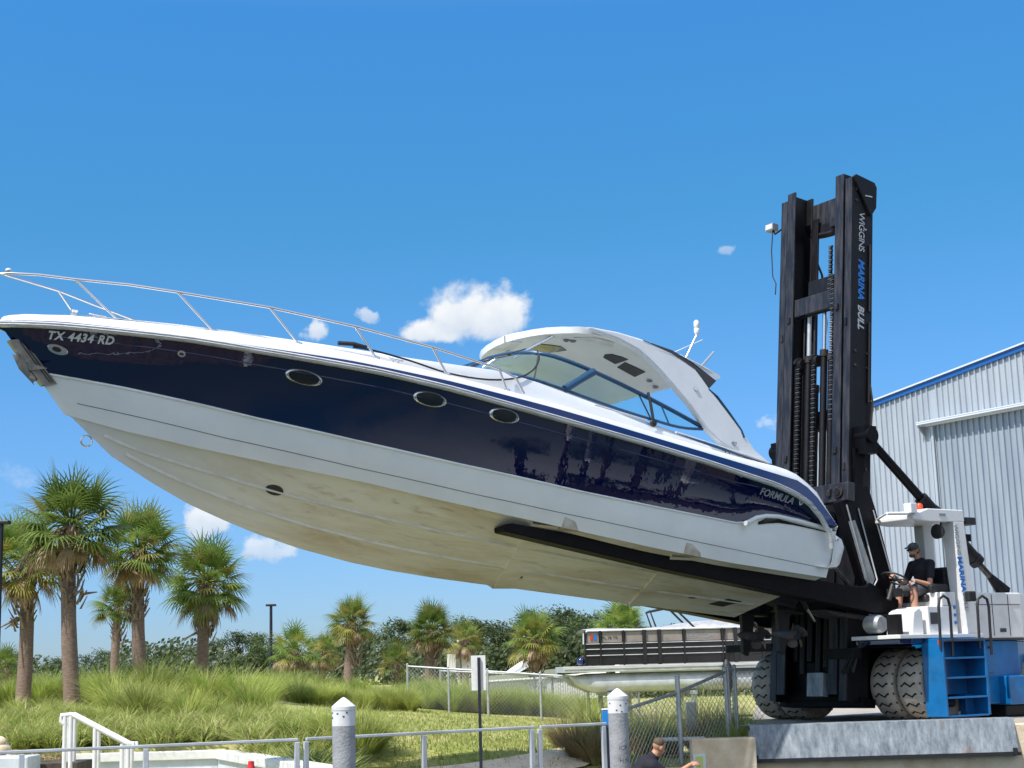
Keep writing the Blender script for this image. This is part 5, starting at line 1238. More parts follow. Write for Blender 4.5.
mb = MB().m('blackr'); mb.box((-3.12,1.22,1.86),(-2.54,1.78,1.98)); mb.box((-3.20,1.24,1.95),(-3.05,1.76,2.42)); mb.box((-2.95,1.8,2.0),(-2.55,1.9,2.14)); part(mb, 'seat', bevel=.04)
# steering column and wheel
mb = MB().m('blackr'); mb.tube([(-1.98,1.5,1.9),(-2.12,1.5,2.18)], .04, 8); mb.box((-2.2,1.40,1.95),(-2.06,1.60,2.08)); part(mb, 'steering_column')
ct = Vector((-2.16,1.5,2.24)); ax = Vector((-.45,0,.9)).normalized(); e1 = Vector((0,1,0)); e2 = ax.cross(e1)
mb = MB().m('blackr'); ring = [ct+e1*.21*math.cos(q)+e2*.21*math.sin(q) for q in [2*math.pi*i/28 for i in range(29)]]; mb.tube(ring, .015, 6)
for q in (0.3, 2.4, 4.5): mb.tube([ct, ct+e1*.21*math.cos(q)+e2*.21*math.sin(q)], .012, 5)
mb.ell(ct, (.05,.05,.05)); part(mb, 'steering_wheel', smooth=60)
# canopy, posts
mb = MB().m('tw'); mb.prism([(-2.0,3.13),(-2.0,3.20),(-2.35,3.31),(-3.18,3.31),(-3.2,3.12),(-2.4,3.10)], 1.2, 2.12); can = part(mb, 'canopy', bevel=.015)
mb = MB().m('ltgrey'); mb.box((-2.75,2.121,3.20),(-2.60,2.127,3.24)); part(mb, 'plate_marking', can)
mb = MB().m('tw'); mb.add([(-2.93,2.12,3.12),(-3.18,2.12,3.12),(-3.18,1.86,3.12),(-2.93,1.86,3.12),(-3.06,2.12,1.34),(-3.33,2.12,1.34),(-3.33,1.86,1.34),(-3.06,1.86,1.34)], [(0,1,2,3),(4,5,6,7),(0,1,5,4),(1,2,6,5),(2,3,7,6),(3,0,4,7)]); post = part(mb, 'canopy_post', bevel=.012)
mb = MB().m('tw'); mb.box((-3.2,1.25,1.34),(-2.97,1.45,3.12)); part(mb, 'canopy_post', bevel=.012)
def psf(z0, off): return lambda u, v, w_: Vector((-2.93-(3.12-(z0-u))*.075-.21+.0-v+off, 2.124+w_, z0-u))
text_mesh('lettering', 'WIGGINS', .125, 'ltgrey', post, psf(3.08, .22), extrude=.002, space=.92)
text_mesh('lettering', 'MARINA', .15, 'ltblue', post, psf(2.56, .23), bold=.006, extrude=.002)
text_mesh('lettering', 'BULL', .125, 'ltgrey', post, psf(1.99, .22), extrude=.002)
mb = MB().m('ltblue')
for z in (1.78, 1.66, 1.54): mb.lathe([(.03,0),(.03,.006),(.0,.006)], 12, Matrix.Translation((-2.90,2.022,z-.02)) @ Matrix.Rotation(R(-90), 4, 'X'))
part(mb, 'warning_decal')
mb = MB().m('ltwhite'); mb.box((-2.06,2.0,3.22),(-1.92,2.16,3.38)); mb.m('tw'); mb.tube([(-2.4,2.08,3.24),(-1.45,2.08,3.20)], .03, 6); mb.tube([(-2.1,1.25,3.2),(-1.45,2.08,3.20)], .02, 6); part(mb, 'work_lamp', bevel=.01)
mb = MB().m('blackr'); mb.lathe([(.03,-.1),(.11,-.04),(.12,.03),(.10,.04)], 18, Matrix.Translation((-2.68,2.0,2.96)) @ Matrix.Rotation(R(90), 4, 'Y')); mb.tube([(-2.70,2.0,2.96),(-2.78,2.0,3.11)], .015, 6); part(mb, 'work_lamp', smooth=40)
mb = MB().m('blackr'); mb.box((-3.5,1.9,3.08),(-3.25,2.1,3.2)); mb.tube([(-3.18,2.0,3.14),(-3.3,2.0,3.14)], .02, 6); part(mb, 'rear_lamp', bevel=.01)
mb = MB().m('orange'); mb.lathe([(.06,0),(.055,.12),(.03,.15)], 14, Matrix.Translation((-2.75,1.6,3.31))); part(mb, 'beacon', smooth=40)
# boarding ladder
mb = MB().m('blue'); mb.box((-2.17,1.97,.08),(-2.13,2.38,1.27)); mb.box((-3.14,1.97,.08),(-3.10,2.38,1.27)); mb.box((-3.10,1.97,.40),(-2.17,1.99,1.27)); mb.box((-3.10,1.99,1.22),(-2.17,2.38,1.262)); mb.prism([(1.97,.08),(2.1,.08),(2.1,.4),(1.97,.4)], -3.10, -2.9, 'x')
lad = part(mb, 'ladder', bevel=.008)
for z in (.98, .68, .38, .10):
    mb = MB().m('blue'); mb.box((-3.098,1.992,z-.03),(-2.172,2.375,z)); part(mb, 'step', lad, bevel=.006)
mb = MB().m('grease'); mb.tube([(-2.75,1.96,.28),(-2.4,1.96,.28)], .07, 12); part(mb, 'axle_hub')
for x, dx, mm in ((-2.12,-.26,'blackr'), (-3.02,-.27,'blackr')):
    mb = MB().m(mm); mb.tube([(x,2.36,1.1),(x,2.38,1.75),(x-.03,2.38,1.87),(x+dx/2,2.38,1.92),(x+dx+.03,2.38,1.87),(x+dx,2.38,1.75),(x+dx,2.36,1.0)], .022, 8); part(mb, 'handrail', smooth=60)
mb = MB().m('blackr'); mb.box((-3.12,2.2,1.84),(-2.95,2.3,2.0)); part(mb, 'mirror', bevel=.02)
# counterweight and rear body
cw = [(-3.42,1.95),(-4.62,1.95),(-5.7,1.25),(-5.7,-1.25),(-4.62,-1.95),(-3.42,-1.95)]
mb = MB().m('tw'); mb.prism(cw, 1.26, 2.0, 'z'); part(mb, 'engine_cover', bevel=.02)
mb = MB().m('ltdark'); mb.prism([(a*.998, b*1.003) for a, b in cw], 1.235, 1.262, 'z'); mb.box((-4.2,1.952,1.36),(-4.05,1.958,1.42)); part(mb, 'trim_strip')
mb = MB().m('blue'); mb.prism([(-3.3,1.92),(-4.1,1.92),(-4.6,1.85),(-4.6,-1.85),(-4.1,-1.92),(-3.3,-1.92)], .22, 1.23, 'z'); mb.prism([(-4.603,1.6),(-5.6,1.2),(-5.6,-1.2),(-4.603,-1.6)], .7, 1.228, 'z'); mb.box((-5.0,1.3,.20),(-3.95,2.12,.66)); part(mb, 'counterweight', bevel=.02)
mb = MB().m('blue'); mb.box((-3.85,1.925,.72),(-3.42,1.94,1.16)); part(mb, 'battery_door', bevel=.004)
mb = MB().m('blackr'); mb.box((-4.6,1.3,.0),(-4.1,1.9,.2)); part(mb, 'mud_flap', bevel=.03)

# bolts, weld pads and looped hoses on the mast
for s in (1, -1):
    for h_ in (1.0, 1.25, 2.2, 2.45, 4.15, 4.4, 5.9, 6.15, 8.85, 9.05):
        for a_ in (-.12, -.40):
            mb = MB().m('grease'); mb.lathe([(.028, 0), (.028, .018), (.0, .02)], 8, Matrix.Translation((a_, s*.872, h_)) @ Matrix.Rotation(R(-90*s), 4, 'X')); part(mb, 'bolt', T=MT)
for y, dy in ((.60, .04), (-.40, .05)):
    mb = MB().m('blackr'); mb.tube([(-.56, y, 3.4), (-.62, y+dy, 4.6), (-.60, y, 5.8), (-.66, y+dy, 7.0), (-.58, y, 7.9), (-.52, y-.1, 8.2)], .022, 6); part(mb, 'hydraulic_hose', T=MT, smooth=60)

# panel seams, hinges, latches and hoses of the body
mb = MB().m('ltdark')
for x in (-3.9, -4.3): mb.box((x-.006, 1.951, 1.30), (x+.006, 1.956, 1.97))
mb.box((-4.6, 1.951, 1.80), (-3.45, 1.956, 1.81)); part(mb, 'panel_seam')
for x in (-3.55, -3.75):
    mb = MB().m('grease'); mb.box((x-.03, 1.942, 1.10), (x+.03, 1.955, 1.14)); part(mb, 'hinge')
for k in range(3):
    mb = MB().m('blackr'); y = 1.2+.12*k; mb.tube([(-1.7, y, 1.25), (-1.45, y-.1, 1.05+.1*k), (-1.5, y-.35, .8), (-1.75, .8, .7+.12*k)], .022, 6); part(mb, 'body_hose', smooth=60)
mb = MB().m('orange'); mb.box((-2.172,2.30,1.18),(-2.128,2.37,1.24)); part(mb, 'side_reflector')
mb = MB().m('ltdark'); mb.box((-3.08,2.381,1.225),(-2.2,2.386,1.255)); part(mb, 'step_edge_strip', lad)
# ================================================================== people
def remesh(o, vox=.014, sm=3):
    m = o.modifiers.new('remesh', 'REMESH'); m.mode = 'VOXEL'; m.voxel_size = vox; m.use_smooth_shade = True
    s_ = o.modifiers.new('smooth', 'SMOOTH'); s_.factor = .5; s_.iterations = sm
    return o
def limb(mb, pts, rs):
    pts = [Vector(p) for p in pts]
    # subdivide the segments so the taper is smooth, cap with balls
    for i in range(len(pts)-1): mb.tube([pts[i], pts[i].lerp(pts[i+1], .5), pts[i+1]], [rs[i], (rs[i]+rs[i+1])/2, rs[i+1]], 12)
    for p_, r_ in zip(pts, rs): mb.ell(p_, (r_, r_, r_), 12, 8)
def hand(mb, wrist, d, palm_n, side, curl=.9, s=1.0):
    """palm, four curled fingers and a thumb; d along the fingers, palm_n towards what is held"""
    wrist = Vector(wrist); d = Vector(d).normalized(); n = Vector(palm_n); n = (n-d*n.dot(d)).normalized(); a = d.cross(n)*side
    X = Matrix((a, d, n)).transposed()
    mb.ell(wrist+d*.05*s, (.042*s, .055*s, .018*s), X=X)
    for k, L in enumerate((.070, .080, .075, .060)):
        b = wrist+d*.09*s+a*(.030-.021*k)*s; p_ = [b]; ang = 0
        for q in (.45, .32, .23):
            ang += curl*.75; p_.append(p_[-1]+(d*math.cos(ang)+n*math.sin(ang))*L*q*s*1.1)
        limb(mb, p_, [.0095*s, .009*s, .0085*s, .0075*s])
    b = wrist+d*.03*s+a*.036*s; limb(mb, [b, b+(a*.7+d*.6+n*.4).normalized()*.035*s, b+(a*.7+d*.6+n*.4).normalized()*.035*s+(d*.7+n*.7).normalized()*.03*s], [.012*s, .011*s, .009*s])
def head(mb, c, fwd, up_, s=1.0):
    c = Vector(c); f = Vector(fwd).normalized(); u = Vector(up_); u = (u-f*u.dot(f)).normalized(); l = u.cross(f)
    X = Matrix((f, l, u)).transposed()
    P_ = lambda a, b, z: c+f*a*s+l*b*s+u*z*s
    mb.ell(P_(-.01,0,.03), (.098*s,.076*s,.092*s), X=X); mb.ell(P_(.018,0,-.035), (.075*s,.058*s,.075*s), X=X)
    mb.ell(P_(.065,0,-.085), (.028*s,.028*s,.022*s), X=X); mb.tube([P_(.085,0,.02), P_(.112,0,-.022)], [.010*s,.018*s], 8); mb.ell(P_(.108,0,-.022), (.016*s,.018*s,.012*s), X=X)
    for q in (1, -1): mb.ell(P_(-.01, .078*q, -.005), (.022*s,.010*s,.032*s), X=X)
    mb.tube([P_(.088,.022,-.052), P_(.093,0,-.050), P_(.088,-.022,-.052)], .008*s, 6)
    return P_, X, f, l, u
# --- operator on the seat (forklift frame coordinates)
op = empty('person', VM @ Matrix.Translation((-2.90, 1.5, 1.37)))
tag(op, 'operator in a cap and dark polo shirt sitting at the forklift steering wheel', 'person')
def O(x, y, z): return Vector((x+2.9, y-1.5, z-1.34))
HIP = O(-2.86,1.5,2.02); CH = O(-2.80,1.5,2.38); NK = O(-2.74,1.5,2.52); HD = O(-2.64,1.5,2.67)
b = MB().m('skin')
P_, X_, f_, l_, u_ = head(b, HD, (1, .05, -.12), (.15, 0, 1))
limb(b, [CH+Vector((0,0,.08)), NK+Vector((.03,0,.05))], [.07, .055])
limb(b, [HIP, HIP+Vector((.02,0,.15)), CH], [.13, .13, .15])
for s in (1, -1):
    sh = CH+Vector((.0, .19*s, .06)); el = O(-2.66, 1.5+.27*s, 2.10+.02*(s < 0)); wr = O(-2.42, 1.5+.19*s, 2.17) if s > 0 else O(-2.32, 1.5-.15, 2.26)
    limb(b, [sh, el, wr], [.055, .042, .028])
    hand(b, wr, (.8, -.25*s, .15 if s < 0 else -.1), (.1, 0, -1), s, 1.0)
    kn = O(-2.42, 1.5+.15*s, 2.03); an = O(-2.36+.05*(s < 0), 1.5+.16*s, 1.50)
    limb(b, [HIP+Vector((.03,.10*s,-.02)), kn], [.09, .065]); limb(b, [kn, kn.lerp(an, .35), an], [.06, .058, .038])
    limb(b, [an, an+Vector((.13,.02*s,-.07))], [.035, .03])
body = remesh(b.build('body', op), .010, 2)
c_ = MB().m('shirt')
limb(c_, [HIP+Vector((0,0,.02)), HIP+Vector((.02,0,.18)), CH+Vector((0,0,.0))], [.155, .15, .165])
limb(c_, [CH+Vector((-.01,.15,.06)), CH+Vector((-.01,-.15,.06))], [.085, .085]); limb(c_, [CH+Vector((0,0,.08)), NK+Vector((.0,0,.0))], [.1, .068])
for s in (1, -1):
    sh = CH+Vector((.0, .19*s, .06)); el = O(-2.66, 1.5+.27*s, 2.10); limb(c_, [sh, sh.lerp(el, .62)], [.08, .065])
remesh(c_.build('polo_shirt', op), .014, 4)
c_ = MB().m('shorts')
for s in (1, -1): limb(c_, [HIP+Vector((.0,.09*s,-.02)), O(-2.47, 1.5+.15*s, 2.035)], [.125, .095])
limb(c_, [HIP+Vector((-.02,.06,0)), HIP+Vector((-.02,-.06,0))], [.14,.14]); remesh(c_.build('shorts', op), .014, 3)
for s in (1, -1):
    c_ = MB().m('ltgrey'); an = O(-2.36+.05*(s < 0), 1.5+.16*s, 1.50); limb(c_, [an+Vector((-.03,0,-.04)), an+Vector((.06,.01*s,-.075)), an+Vector((.17,.02*s,-.09))], [.052, .05, .04]); c_.box(tuple(an+Vector((-.07,-.045,-.145))), tuple(an+Vector((.20,.05,-.115))))
    remesh(c_.build('shoe', op), .012, 2)
c_ = MB().m('capm'); c_.ell(P_(-.008,0,.050), (.104,.084,.075), X=X_)
br = [P_(.06,.075,.058), P_(.12,.070,.050), P_(.165,.040,.040), P_(.178,0,.036), P_(.165,-.040,.040), P_(.12,-.070,.050), P_(.06,-.075,.058)]
c_.add(br+[q+u_*.008 for q in br], [tuple(range(7)), tuple(range(13, 6, -1))]+[(i, (i+1) % 7, (i+1) % 7+7, i+7) for i in range(7)])
c_.ell(P_(-.008,0,.125), (.010,.010,.006), X=X_)
o_ = c_.build('cap', op, 60)
c_ = MB().m('blackg'); c_.tube([P_(.0,.082,.018), P_(.075,.062,.016), P_(.098,.025,.008), P_(.104,0,.014), P_(.098,-.025,.008), P_(.075,-.062,.016), P_(.0,-.082,.018)], [.006,.014,.018,.008,.018,.014,.006], 8); c_.build('sunglasses', op, 60)
c_ = MB().m('hair'); c_.ell(P_(.05,0,-.078), (.05,.052,.038), X=X_); c_.ell(P_(-.04,0,-.01), (.07,.078,.06), X=X_); c_.build('hair', op, 60)
# --- man kneeling by the fence
kn_o = Vector((at(645, 768, 21.4).x, 21.4, -1.28))
kp = empty('person', loc=kn_o); tag(kp, 'man in a black t-shirt kneeling beside the right piling, reaching towards the leaning post', 'person')
def K(x, y, z): return Vector((x, y, z-.0))
# x to the right (the way he faces), y away, z up
b = MB().m('skin')
HIP = K(-.16,0,.50); CH = K(.03,-.02,.92); NK = K(.13,0,1.06); HD = K(.20,.0,1.17)
P2, X2, f2, l2, u2 = head(b, HD, (.75, .55, -.42), (.45, .1, 1))
limb(b, [CH+Vector((.04,0,.04)), NK+Vector((.03,0,.05))], [.075,.06]); limb(b, [HIP, CH], [.14,.15])
for s in (1, -1):
    sh = CH+Vector((.06, -.19*s, .02)); el = K(.36,-.20*s,.80) if s > 0 else K(.30,.2,.72); wr = K(.60,-.14*s,.94) if s > 0 else K(.52,.1,.66)
    limb(b, [sh, el, wr], [.058,.045,.030]); hand(b, wr, (.85, .1, .15), (.1, .6, -.6), s, .9)
    kn = K(.28,-.13*s,.14+.45*(s < 0)); an = K(-.18,-.13*s,.08)
    limb(b, [HIP+Vector((0,-.1*s,0)), kn, an], [.1,.065,.045])
remesh(b.build('body', kp), .011, 2)
c_ = MB().m('shirt'); limb(c_, [HIP+Vector((0,0,.02)), HIP.lerp(CH, .5)+Vector((-.03,0,.02)), CH], [.17,.18,.17]); limb(c_, [CH+Vector((.03,-.16,.02)), CH+Vector((.03,.16,.02))], [.10,.10]); limb(c_, [CH, NK-Vector((.01,0,.01))], [.12,.08])
for s in (1, -1):
    sh = CH+Vector((.06,-.19*s,.02)); el = K(.33,-.20*s,.76); limb(c_, [sh, sh.lerp(el, .75)], [.095,.075])
remesh(c_.build('t_shirt', kp), .014, 4)
c_ = MB().m('shorts')
for s in (1, -1):
    kn = K(.28,-.13*s,.14+.45*(s < 0)); an = K(-.18,-.13*s,.08); limb(c_, [HIP+Vector((0,-.08*s,0)), kn, an], [.13,.09,.07])
remesh(c_.build('trousers', kp), .014, 3)
c_ = MB().m('hair'); c_.ell(P2(-.030,0,.052), (.085,.078,.075), X=X2); c_.build('hair', kp, 60)
# ================================================================== vegetation
rnd = random.Random(11)
def frond(mb, base, az, el, L, droop, nl=22, dead=False):
    """palmate (sabal) frond: petiole, then a fan of folded leaflets with drooping tips"""
    d = Vector((math.cos(az)*math.cos(el), math.sin(az)*math.cos(el), math.sin(el)))
    side = Vector((-math.sin(az), math.cos(az), 0)); upv = d.cross(side)*-1; upv = upv if upv.z > 0 else -upv
    pl = L*.55; mid = base+d*pl*.5+Vector((0, 0, .03)); tip = base+d*pl-Vector((0, 0, droop*.08))
    mb.tube([base, mid, tip], [.022, .016, .012], 4, cap=False)
    roll = rnd.uniform(-.6, .6)
    s2 = side*math.cos(roll)+upv*math.sin(roll); u2 = upv*math.cos(roll)-side*math.sin(roll)
    for k in range(nl):
        f = -1+2*k/(nl-1); a = f*R(105 if not dead else 45); ll = L*(.66-.16*abs(f))*rnd.uniform(.8, 1.1)
        # costapalmate arching
        dirn = (d*math.cos(a)+s2*math.sin(a)+u2*(.22*(1-abs(f)))).normalized(); st = tip+d*(.10*L*(1-abs(f)))
        w_ = .016*L/1.2+.007; n_ = u2
        wv = dirn.cross(n_).normalized(); g = Vector((0, 0, -1))
        pts = []; q = st.copy(); dd = dirn.copy()
        segs = 4
        for i in range(segs+1):
            pts.append(q.copy()); dd = (dd+g*(droop*(.08+.18*i/segs)*(1.8 if dead else 1))).normalized(); q += dd*ll/segs
        ws_ = [w_*.5, w_, w_*.85, w_*.55, .002]
        o = len(mb.v); vs = []
        for p_, ww in zip(pts, ws_): vs += [p_-wv*ww, p_+wv*ww]
        mb.add(vs, [(2*i, 2*i+1, 2*i+3, 2*i+2) for i in range(segs)])
def crown_mesh(seed, nf, L, lo_el, yellow=.1, nl=22):
    rnd.seed(seed); mb = MB()
    for i in range(nf):
        t = i/nf; el = R(85)-(R(85)-R(lo_el))*t**.75+rnd.uniform(-.12, .12); az = i*2.39996+rnd.uniform(-.25, .25)
        mb.m('palmy' if rnd.random() < yellow*(.3+t*1.4) else 'palm')
        frond(mb, Vector((math.cos(az)*.08, math.sin(az)*.08, .15*(1-t))), az, el, L*rnd.uniform(.8, 1.1), .75+t*1.3, nl)
    return mb.mesh('crown', fix=False)
def dead_mesh(seed, n, L):
    rnd.seed(seed); mb = MB().m('palmdead')
    for i in range(n):
        az = rnd.uniform(0, 6.28); frond(mb, Vector((math.cos(az)*.1, math.sin(az)*.1, -.05)), az, R(rnd.uniform(-72, -22)), L*rnd.uniform(.6, .9), 1.6, 14, True)
    return mb.mesh('dead_fronds', fix=False)
crowns = [crown_mesh(k, 54, 1.2, -34, y, 20) for k, y in ((1, .12), (2, .40), (3, .18), (4, .22))]
crowns_s = [crown_mesh(20+k, 36, 1.15, -26, y, 16) for k, y in ((1, .2), (2, .45))]
deads = [dead_mesh(k, 22, 1.2) for k in (5, 6)]
def boots_mesh(seed, h, r0):
    rnd.seed(seed); mb = MB().m('boot'); n = int(h*34)
    for i in range(n):
        z = -h*i/n; az = i*2.39996; r_ = r0*(1.05+.25*math.sin(math.pi*min(1, i/n)))
        b = Vector((math.cos(az)*r_*.8, math.sin(az)*r_*.8, z-.12)); out = Vector((math.cos(az), math.sin(az), 0)); sd = Vector((-out.y, out.x, 0))*(.045)
        lean = rnd.choice((-1, 1))*.10; t_ = b+out*(.10+rnd.random()*.07)+Vector((-out.y, out.x, 0))*lean+Vector((0, 0, .24+rnd.random()*.08))
        mb.add([b-sd, b+sd, b+out*.05, t_-sd*.5, t_+sd*.5, t_+out*.02], [(0,1,4,3),(1,2,5,4),(2,0,3,5),(3,4,5)])
    for i in range(3):
        az = rnd.uniform(0, 6.28); b = Vector((math.cos(az)*r0, math.sin(az)*r0, -h*.85)); out = Vector((math.cos(az), math.sin(az), rnd.uniform(-.5, .15))); mb.tube([b, b+out*rnd.uniform(.35, .6)], [.045, .012], 5)
    return mb.mesh('leaf_bases', fix=False)
boots = [boots_mesh(1, 1.7, .17), boots_mesh(2, 1.45, .17)]
def palm(px, cy_, rpx, ybase_px, wpx, Y, label, c=0, small=False, dead=True, base_dx=0, boot=True):
    cen = at(px, cy_, Y); L = rpx*Y/FPX/1.42; gx = at(px+base_dx, ybase_px, Y)
    gz = gh(gx.x, Y)-.15
    o = empty('palm_tree', loc=(gx.x, Y, gz)); tag(o, label, 'palm tree', 'sabal palms beyond the planting beds')
    top = Vector((cen.x-gx.x, 0, cen.z-gz-L*.15)); rt_ = wpx/2*Y/FPX
    if top.z > .3:
        mb = MB().m('trunk'); N = 10; pts = []; rs = []
        for i in range(N+1):
            t = i/N; pts.append(Vector((top.x*t+.06*math.sin(t*3+px), .05*math.sin(t*2.5+px), top.z*t))); rs.append(rt_*(1.18-.25*t+.02*math.sin(i*2.3)))
        mb.tube(pts, rs, 14); mb.build('trunk', o, 60); tp = pts[-1]
    else: tp = top
    def put(name, me, sc, rz, loc):
        q = bpy.data.objects.new(name, me); COL.objects.link(q); q.parent = o; q.location = loc; q.scale = (sc, sc, sc); q.rotation_euler = (rnd.uniform(-.06, .06), rnd.uniform(-.06, .06), rz); return q
    put('crown', (crowns_s if small else crowns)[c % (2 if small else 4)], L/1.25*1.25, rnd.uniform(0, 6.28), tp)
    if dead: put('dead_fronds', deads[c % 2], L*1.05, rnd.uniform(0, 6.28), tp)
    if boot: put('leaf_bases', boots[c % 2], rt_/.17*1.12 if not small else rt_/.17, rnd.uniform(0, 6), tp-Vector((0, 0, .05)))
    return o
P_LIST = [
 (25, 560, 50, 712, 13, 36, 'palm with a yellowing crown at the left edge, its trunk left of the biggest palm', 1, False, True, -3),
 (72, 522, 60, 712, 14, 34, 'biggest palm, darkest dense green crown, second trunk from the left', 0, False, True, 0),
 (141, 548, 47, 690, 12, 38, 'palm right of the biggest one, with a thick lattice of old leaf bases', 2, False, True, 0),
 (117, 605, 27, 690, 8, 50, 'small palm between two taller trunks, behind them', 3, False, False, 0),
 (205, 581, 48, 690, 11, 40, 'palm with brown hanging fronds, rightmost of the tall left group', 3, False, True, 0),
 (9, 668, 24, 705, 7, 52, 'low dark palm at the left edge behind the yellowing palm', 0, True, False, 0),
 (296, 650, 29, 685, 8, 56, 'short bushy dark palm right of the thin black lamp post', 0, True, True, 0),
 (324, 652, 21, 690, 7, 60, 'yellowish small palm just left of the round-crowned palm', 1, True, True, 0),
 (350, 622, 27, 690, 9, 55, 'round-crowned palm with an orange tinge, standing alone behind the grass hedge', 1, False, True, 0),
 (396, 664, 23, 685, 6, 50, 'low pale green palm shrub beside the corner post of the fence', 1, True, False, 0),
 (431, 630, 28, 690, 9, 56, 'green palm behind the fence near its corner post', 2, False, True, 0),
 (464, 640, 23, 692, 8, 60, 'palm above the utility post, right neighbour of the green one', 3, True, True, 0),
 (536, 638, 31, 692, 9, 54, 'palm with a wide pale crown behind the white picket fence', 1, False, True, 0),
 (624, 628, 31, 660, 8, 52, 'palm rising behind the pontoon boat under the yacht', 2, False, False, 0),
]
for (px, cyy, r_, yb, wp_, Y, lab, c, sm, dd, bdx) in P_LIST:
    palm(px, cyy-3, r_*1.05, yb, wp_, Y, lab, c, sm, dd, bdx)

# ---- oaks: leaf-sized faces in clumps round limbs
def oak_meshes(seed, nleaf):
    rnd.seed(seed); cl = []
    for i in range(26):
        a = rnd.uniform(0, 6.28); rr = rnd.random()**.5; z = rnd.uniform(-.75, .95)
        k = math.sqrt(max(.05, 1-(z*.85)**2)); cl.append((Vector((math.cos(a)*rr*k*1.15, math.sin(a)*rr*k*1.15, z*.85)), rnd.uniform(.20, .42)))
    mb = MB().m('oak')
    for i in range(nleaf):
        c_, r_ = rnd.choice(cl); d = Vector((rnd.gauss(0, 1), rnd.gauss(0, 1), rnd.gauss(0, 1)+.25)).normalized()
        p_ = c_+d*r_*rnd.uniform(.35, 1.05); n = (d+Vector((rnd.gauss(0, .6), rnd.gauss(0, .6), rnd.gauss(0, .6)))).normalized(); t = n.orthogonal().normalized(); u = n.cross(t); s_ = rnd.uniform(.022, .05)
        mb.add([p_-t*s_, p_+u*s_*.6, p_+t*s_, p_-u*s_*.6], [(0,1,2,3)])
    cr = mb.mesh('crown', fix=False)
    mb = MB().m('bark'); mb.tube([(0,0,-1.9),(0.05,0,-1),(0,0,-.3)], [.13,.10,.07], 8)
    for c_, r_ in cl[:9]: mb.tube([(0.02,0,-1.0), c_*.55+Vector((0,0,-.25)), c_], [.06,.035,.012], 5)
    return cr, mb.mesh('trunk', fix=False)
oaks = [oak_meshes(31+k, 4800) for k in range(4)]
TREE_TOPS = [(-10,668),(12,658),(38,664),(62,660),(88,655),(112,650),(135,652),(158,650),(182,648),(205,652),(228,640),(245,634),(262,636),(284,640),(305,646),(322,640),(338,632),(365,634),(385,632),(402,622),(418,626),(440,634),(460,620),(478,622),(495,628),(512,618),(530,616),(548,612),(562,616),(578,622),(592,614),(606,616),(622,630),(640,634),(655,628),(672,636),(690,630),(710,634),(735,640),(760,640)]
WH = ['far left of all', 'behind the yellowing palm']
def near_name(px):
    refs = [(-10,'beyond the left frame edge'),(12,'behind the low dark left-edge palm'),(38,'right of the left-edge palm trunk'),(62,'behind the trunk of the biggest palm'),(88,'between the biggest palm and the small palm'),(112,'behind the small palm'),(135,'behind the lattice-trunk palm'),(158,'right of the lattice-trunk palm'),(182,'left of the rightmost tall palm trunk'),(205,'behind the rightmost tall palm trunk'),(228,'right of the rightmost tall palm trunk'),(245,'left of the thin lamp post, rounded'),(262,'just behind the thin lamp post'),(284,'over the bushy dark palm on its left'),(305,'over the bushy dark palm on its right'),(322,'over the yellowish small palm'),(338,'left of the round-crowned palm'),(365,'right of the round-crowned palm'),(385,'above the low pale palm shrub'),(402,'left of the green palm near the fence corner'),(418,'touching the green palm from the left'),(440,'right of the green palm by the fence corner'),(460,'behind the utility post'),(478,'above the sign panel'),(495,'right of the sign panel'),(512,'left of the wide pale palm'),(530,'behind the wide pale palm'),(548,'tallest, over the wide pale palm'),(562,'right of the wide pale palm'),(578,'left of the pontoon boat bow'),(592,'above the pontoon boat bow'),(606,'left of the palm behind the pontoon'),(622,'behind the pontoon palm'),(640,'right of the pontoon palm'),(655,'under the far fork tip'),(672,'behind the tube tower'),(690,'right of the tube tower'),(710,'behind the covered powerboat, left'),(735,'behind the covered powerboat, right'),(760,'behind the left tyre')]
    return min(refs, key=lambda r_: abs(r_[0]-px))[1]
for i, (px, ty) in enumerate(TREE_TOPS):
    Y = 105+rnd.uniform(-8, 12); tp = at(px, ty, Y); sc = rnd.uniform(2.0, 2.5)*1.15
    g = gh(tp.x, 64)-.6; H = tp.z-g; sz = max(1.4, H/2.7); cr, tr = oaks[i % 4]
    o = empty('oak_tree', loc=(tp.x, Y, g)); tag(o, 'dark far-off oak '+near_name(px), 'tree', 'oaks of the far tree line')
    for name, me in (('crown', cr), ('trunk', tr)):
        q = bpy.data.objects.new(name, me); COL.objects.link(q); q.parent = o; q.location = (0, 0, H-sz*.92); q.scale = (sz*1.15, sz*1.15, sz); q.rotation_euler = (0, 0, rnd.uniform(0, 6.28))
# a far-off wood closing the gaps low down
rnd.seed(5); mb = MB().m('oak')
for i in range(36000):
    x = rnd.uniform(-48, 32); hm = 2.75+(.1 if x > -5 else 0)+1.6*noise.noise(Vector((x*.16, 3, 0)))+1.0*noise.noise(Vector((x*.6, 9, 0)))
    hm *= 1
    z = rnd.uniform(-1, hm); y = 97+rnd.uniform(-3, 5)+(hm-z)*-.8; s_ = rnd.uniform(.09, .2)
    n = Vector((rnd.gauss(0, .7), -1+rnd.gauss(0, .5), .5+rnd.gauss(0, .6))).normalized(); t = n.orthogonal().normalized(); u = n.cross(t); p_ = Vector((x, y, z)); mb.add([p_-t*s_, p_+u*s_*.6, p_+t*s_, p_-u*s_*.6], [(0,1,2,3)])
o = mb.build('far_wood', fix=False); tag(o, 'dense low undergrowth of the far wood', 'wood', kind='stuff')

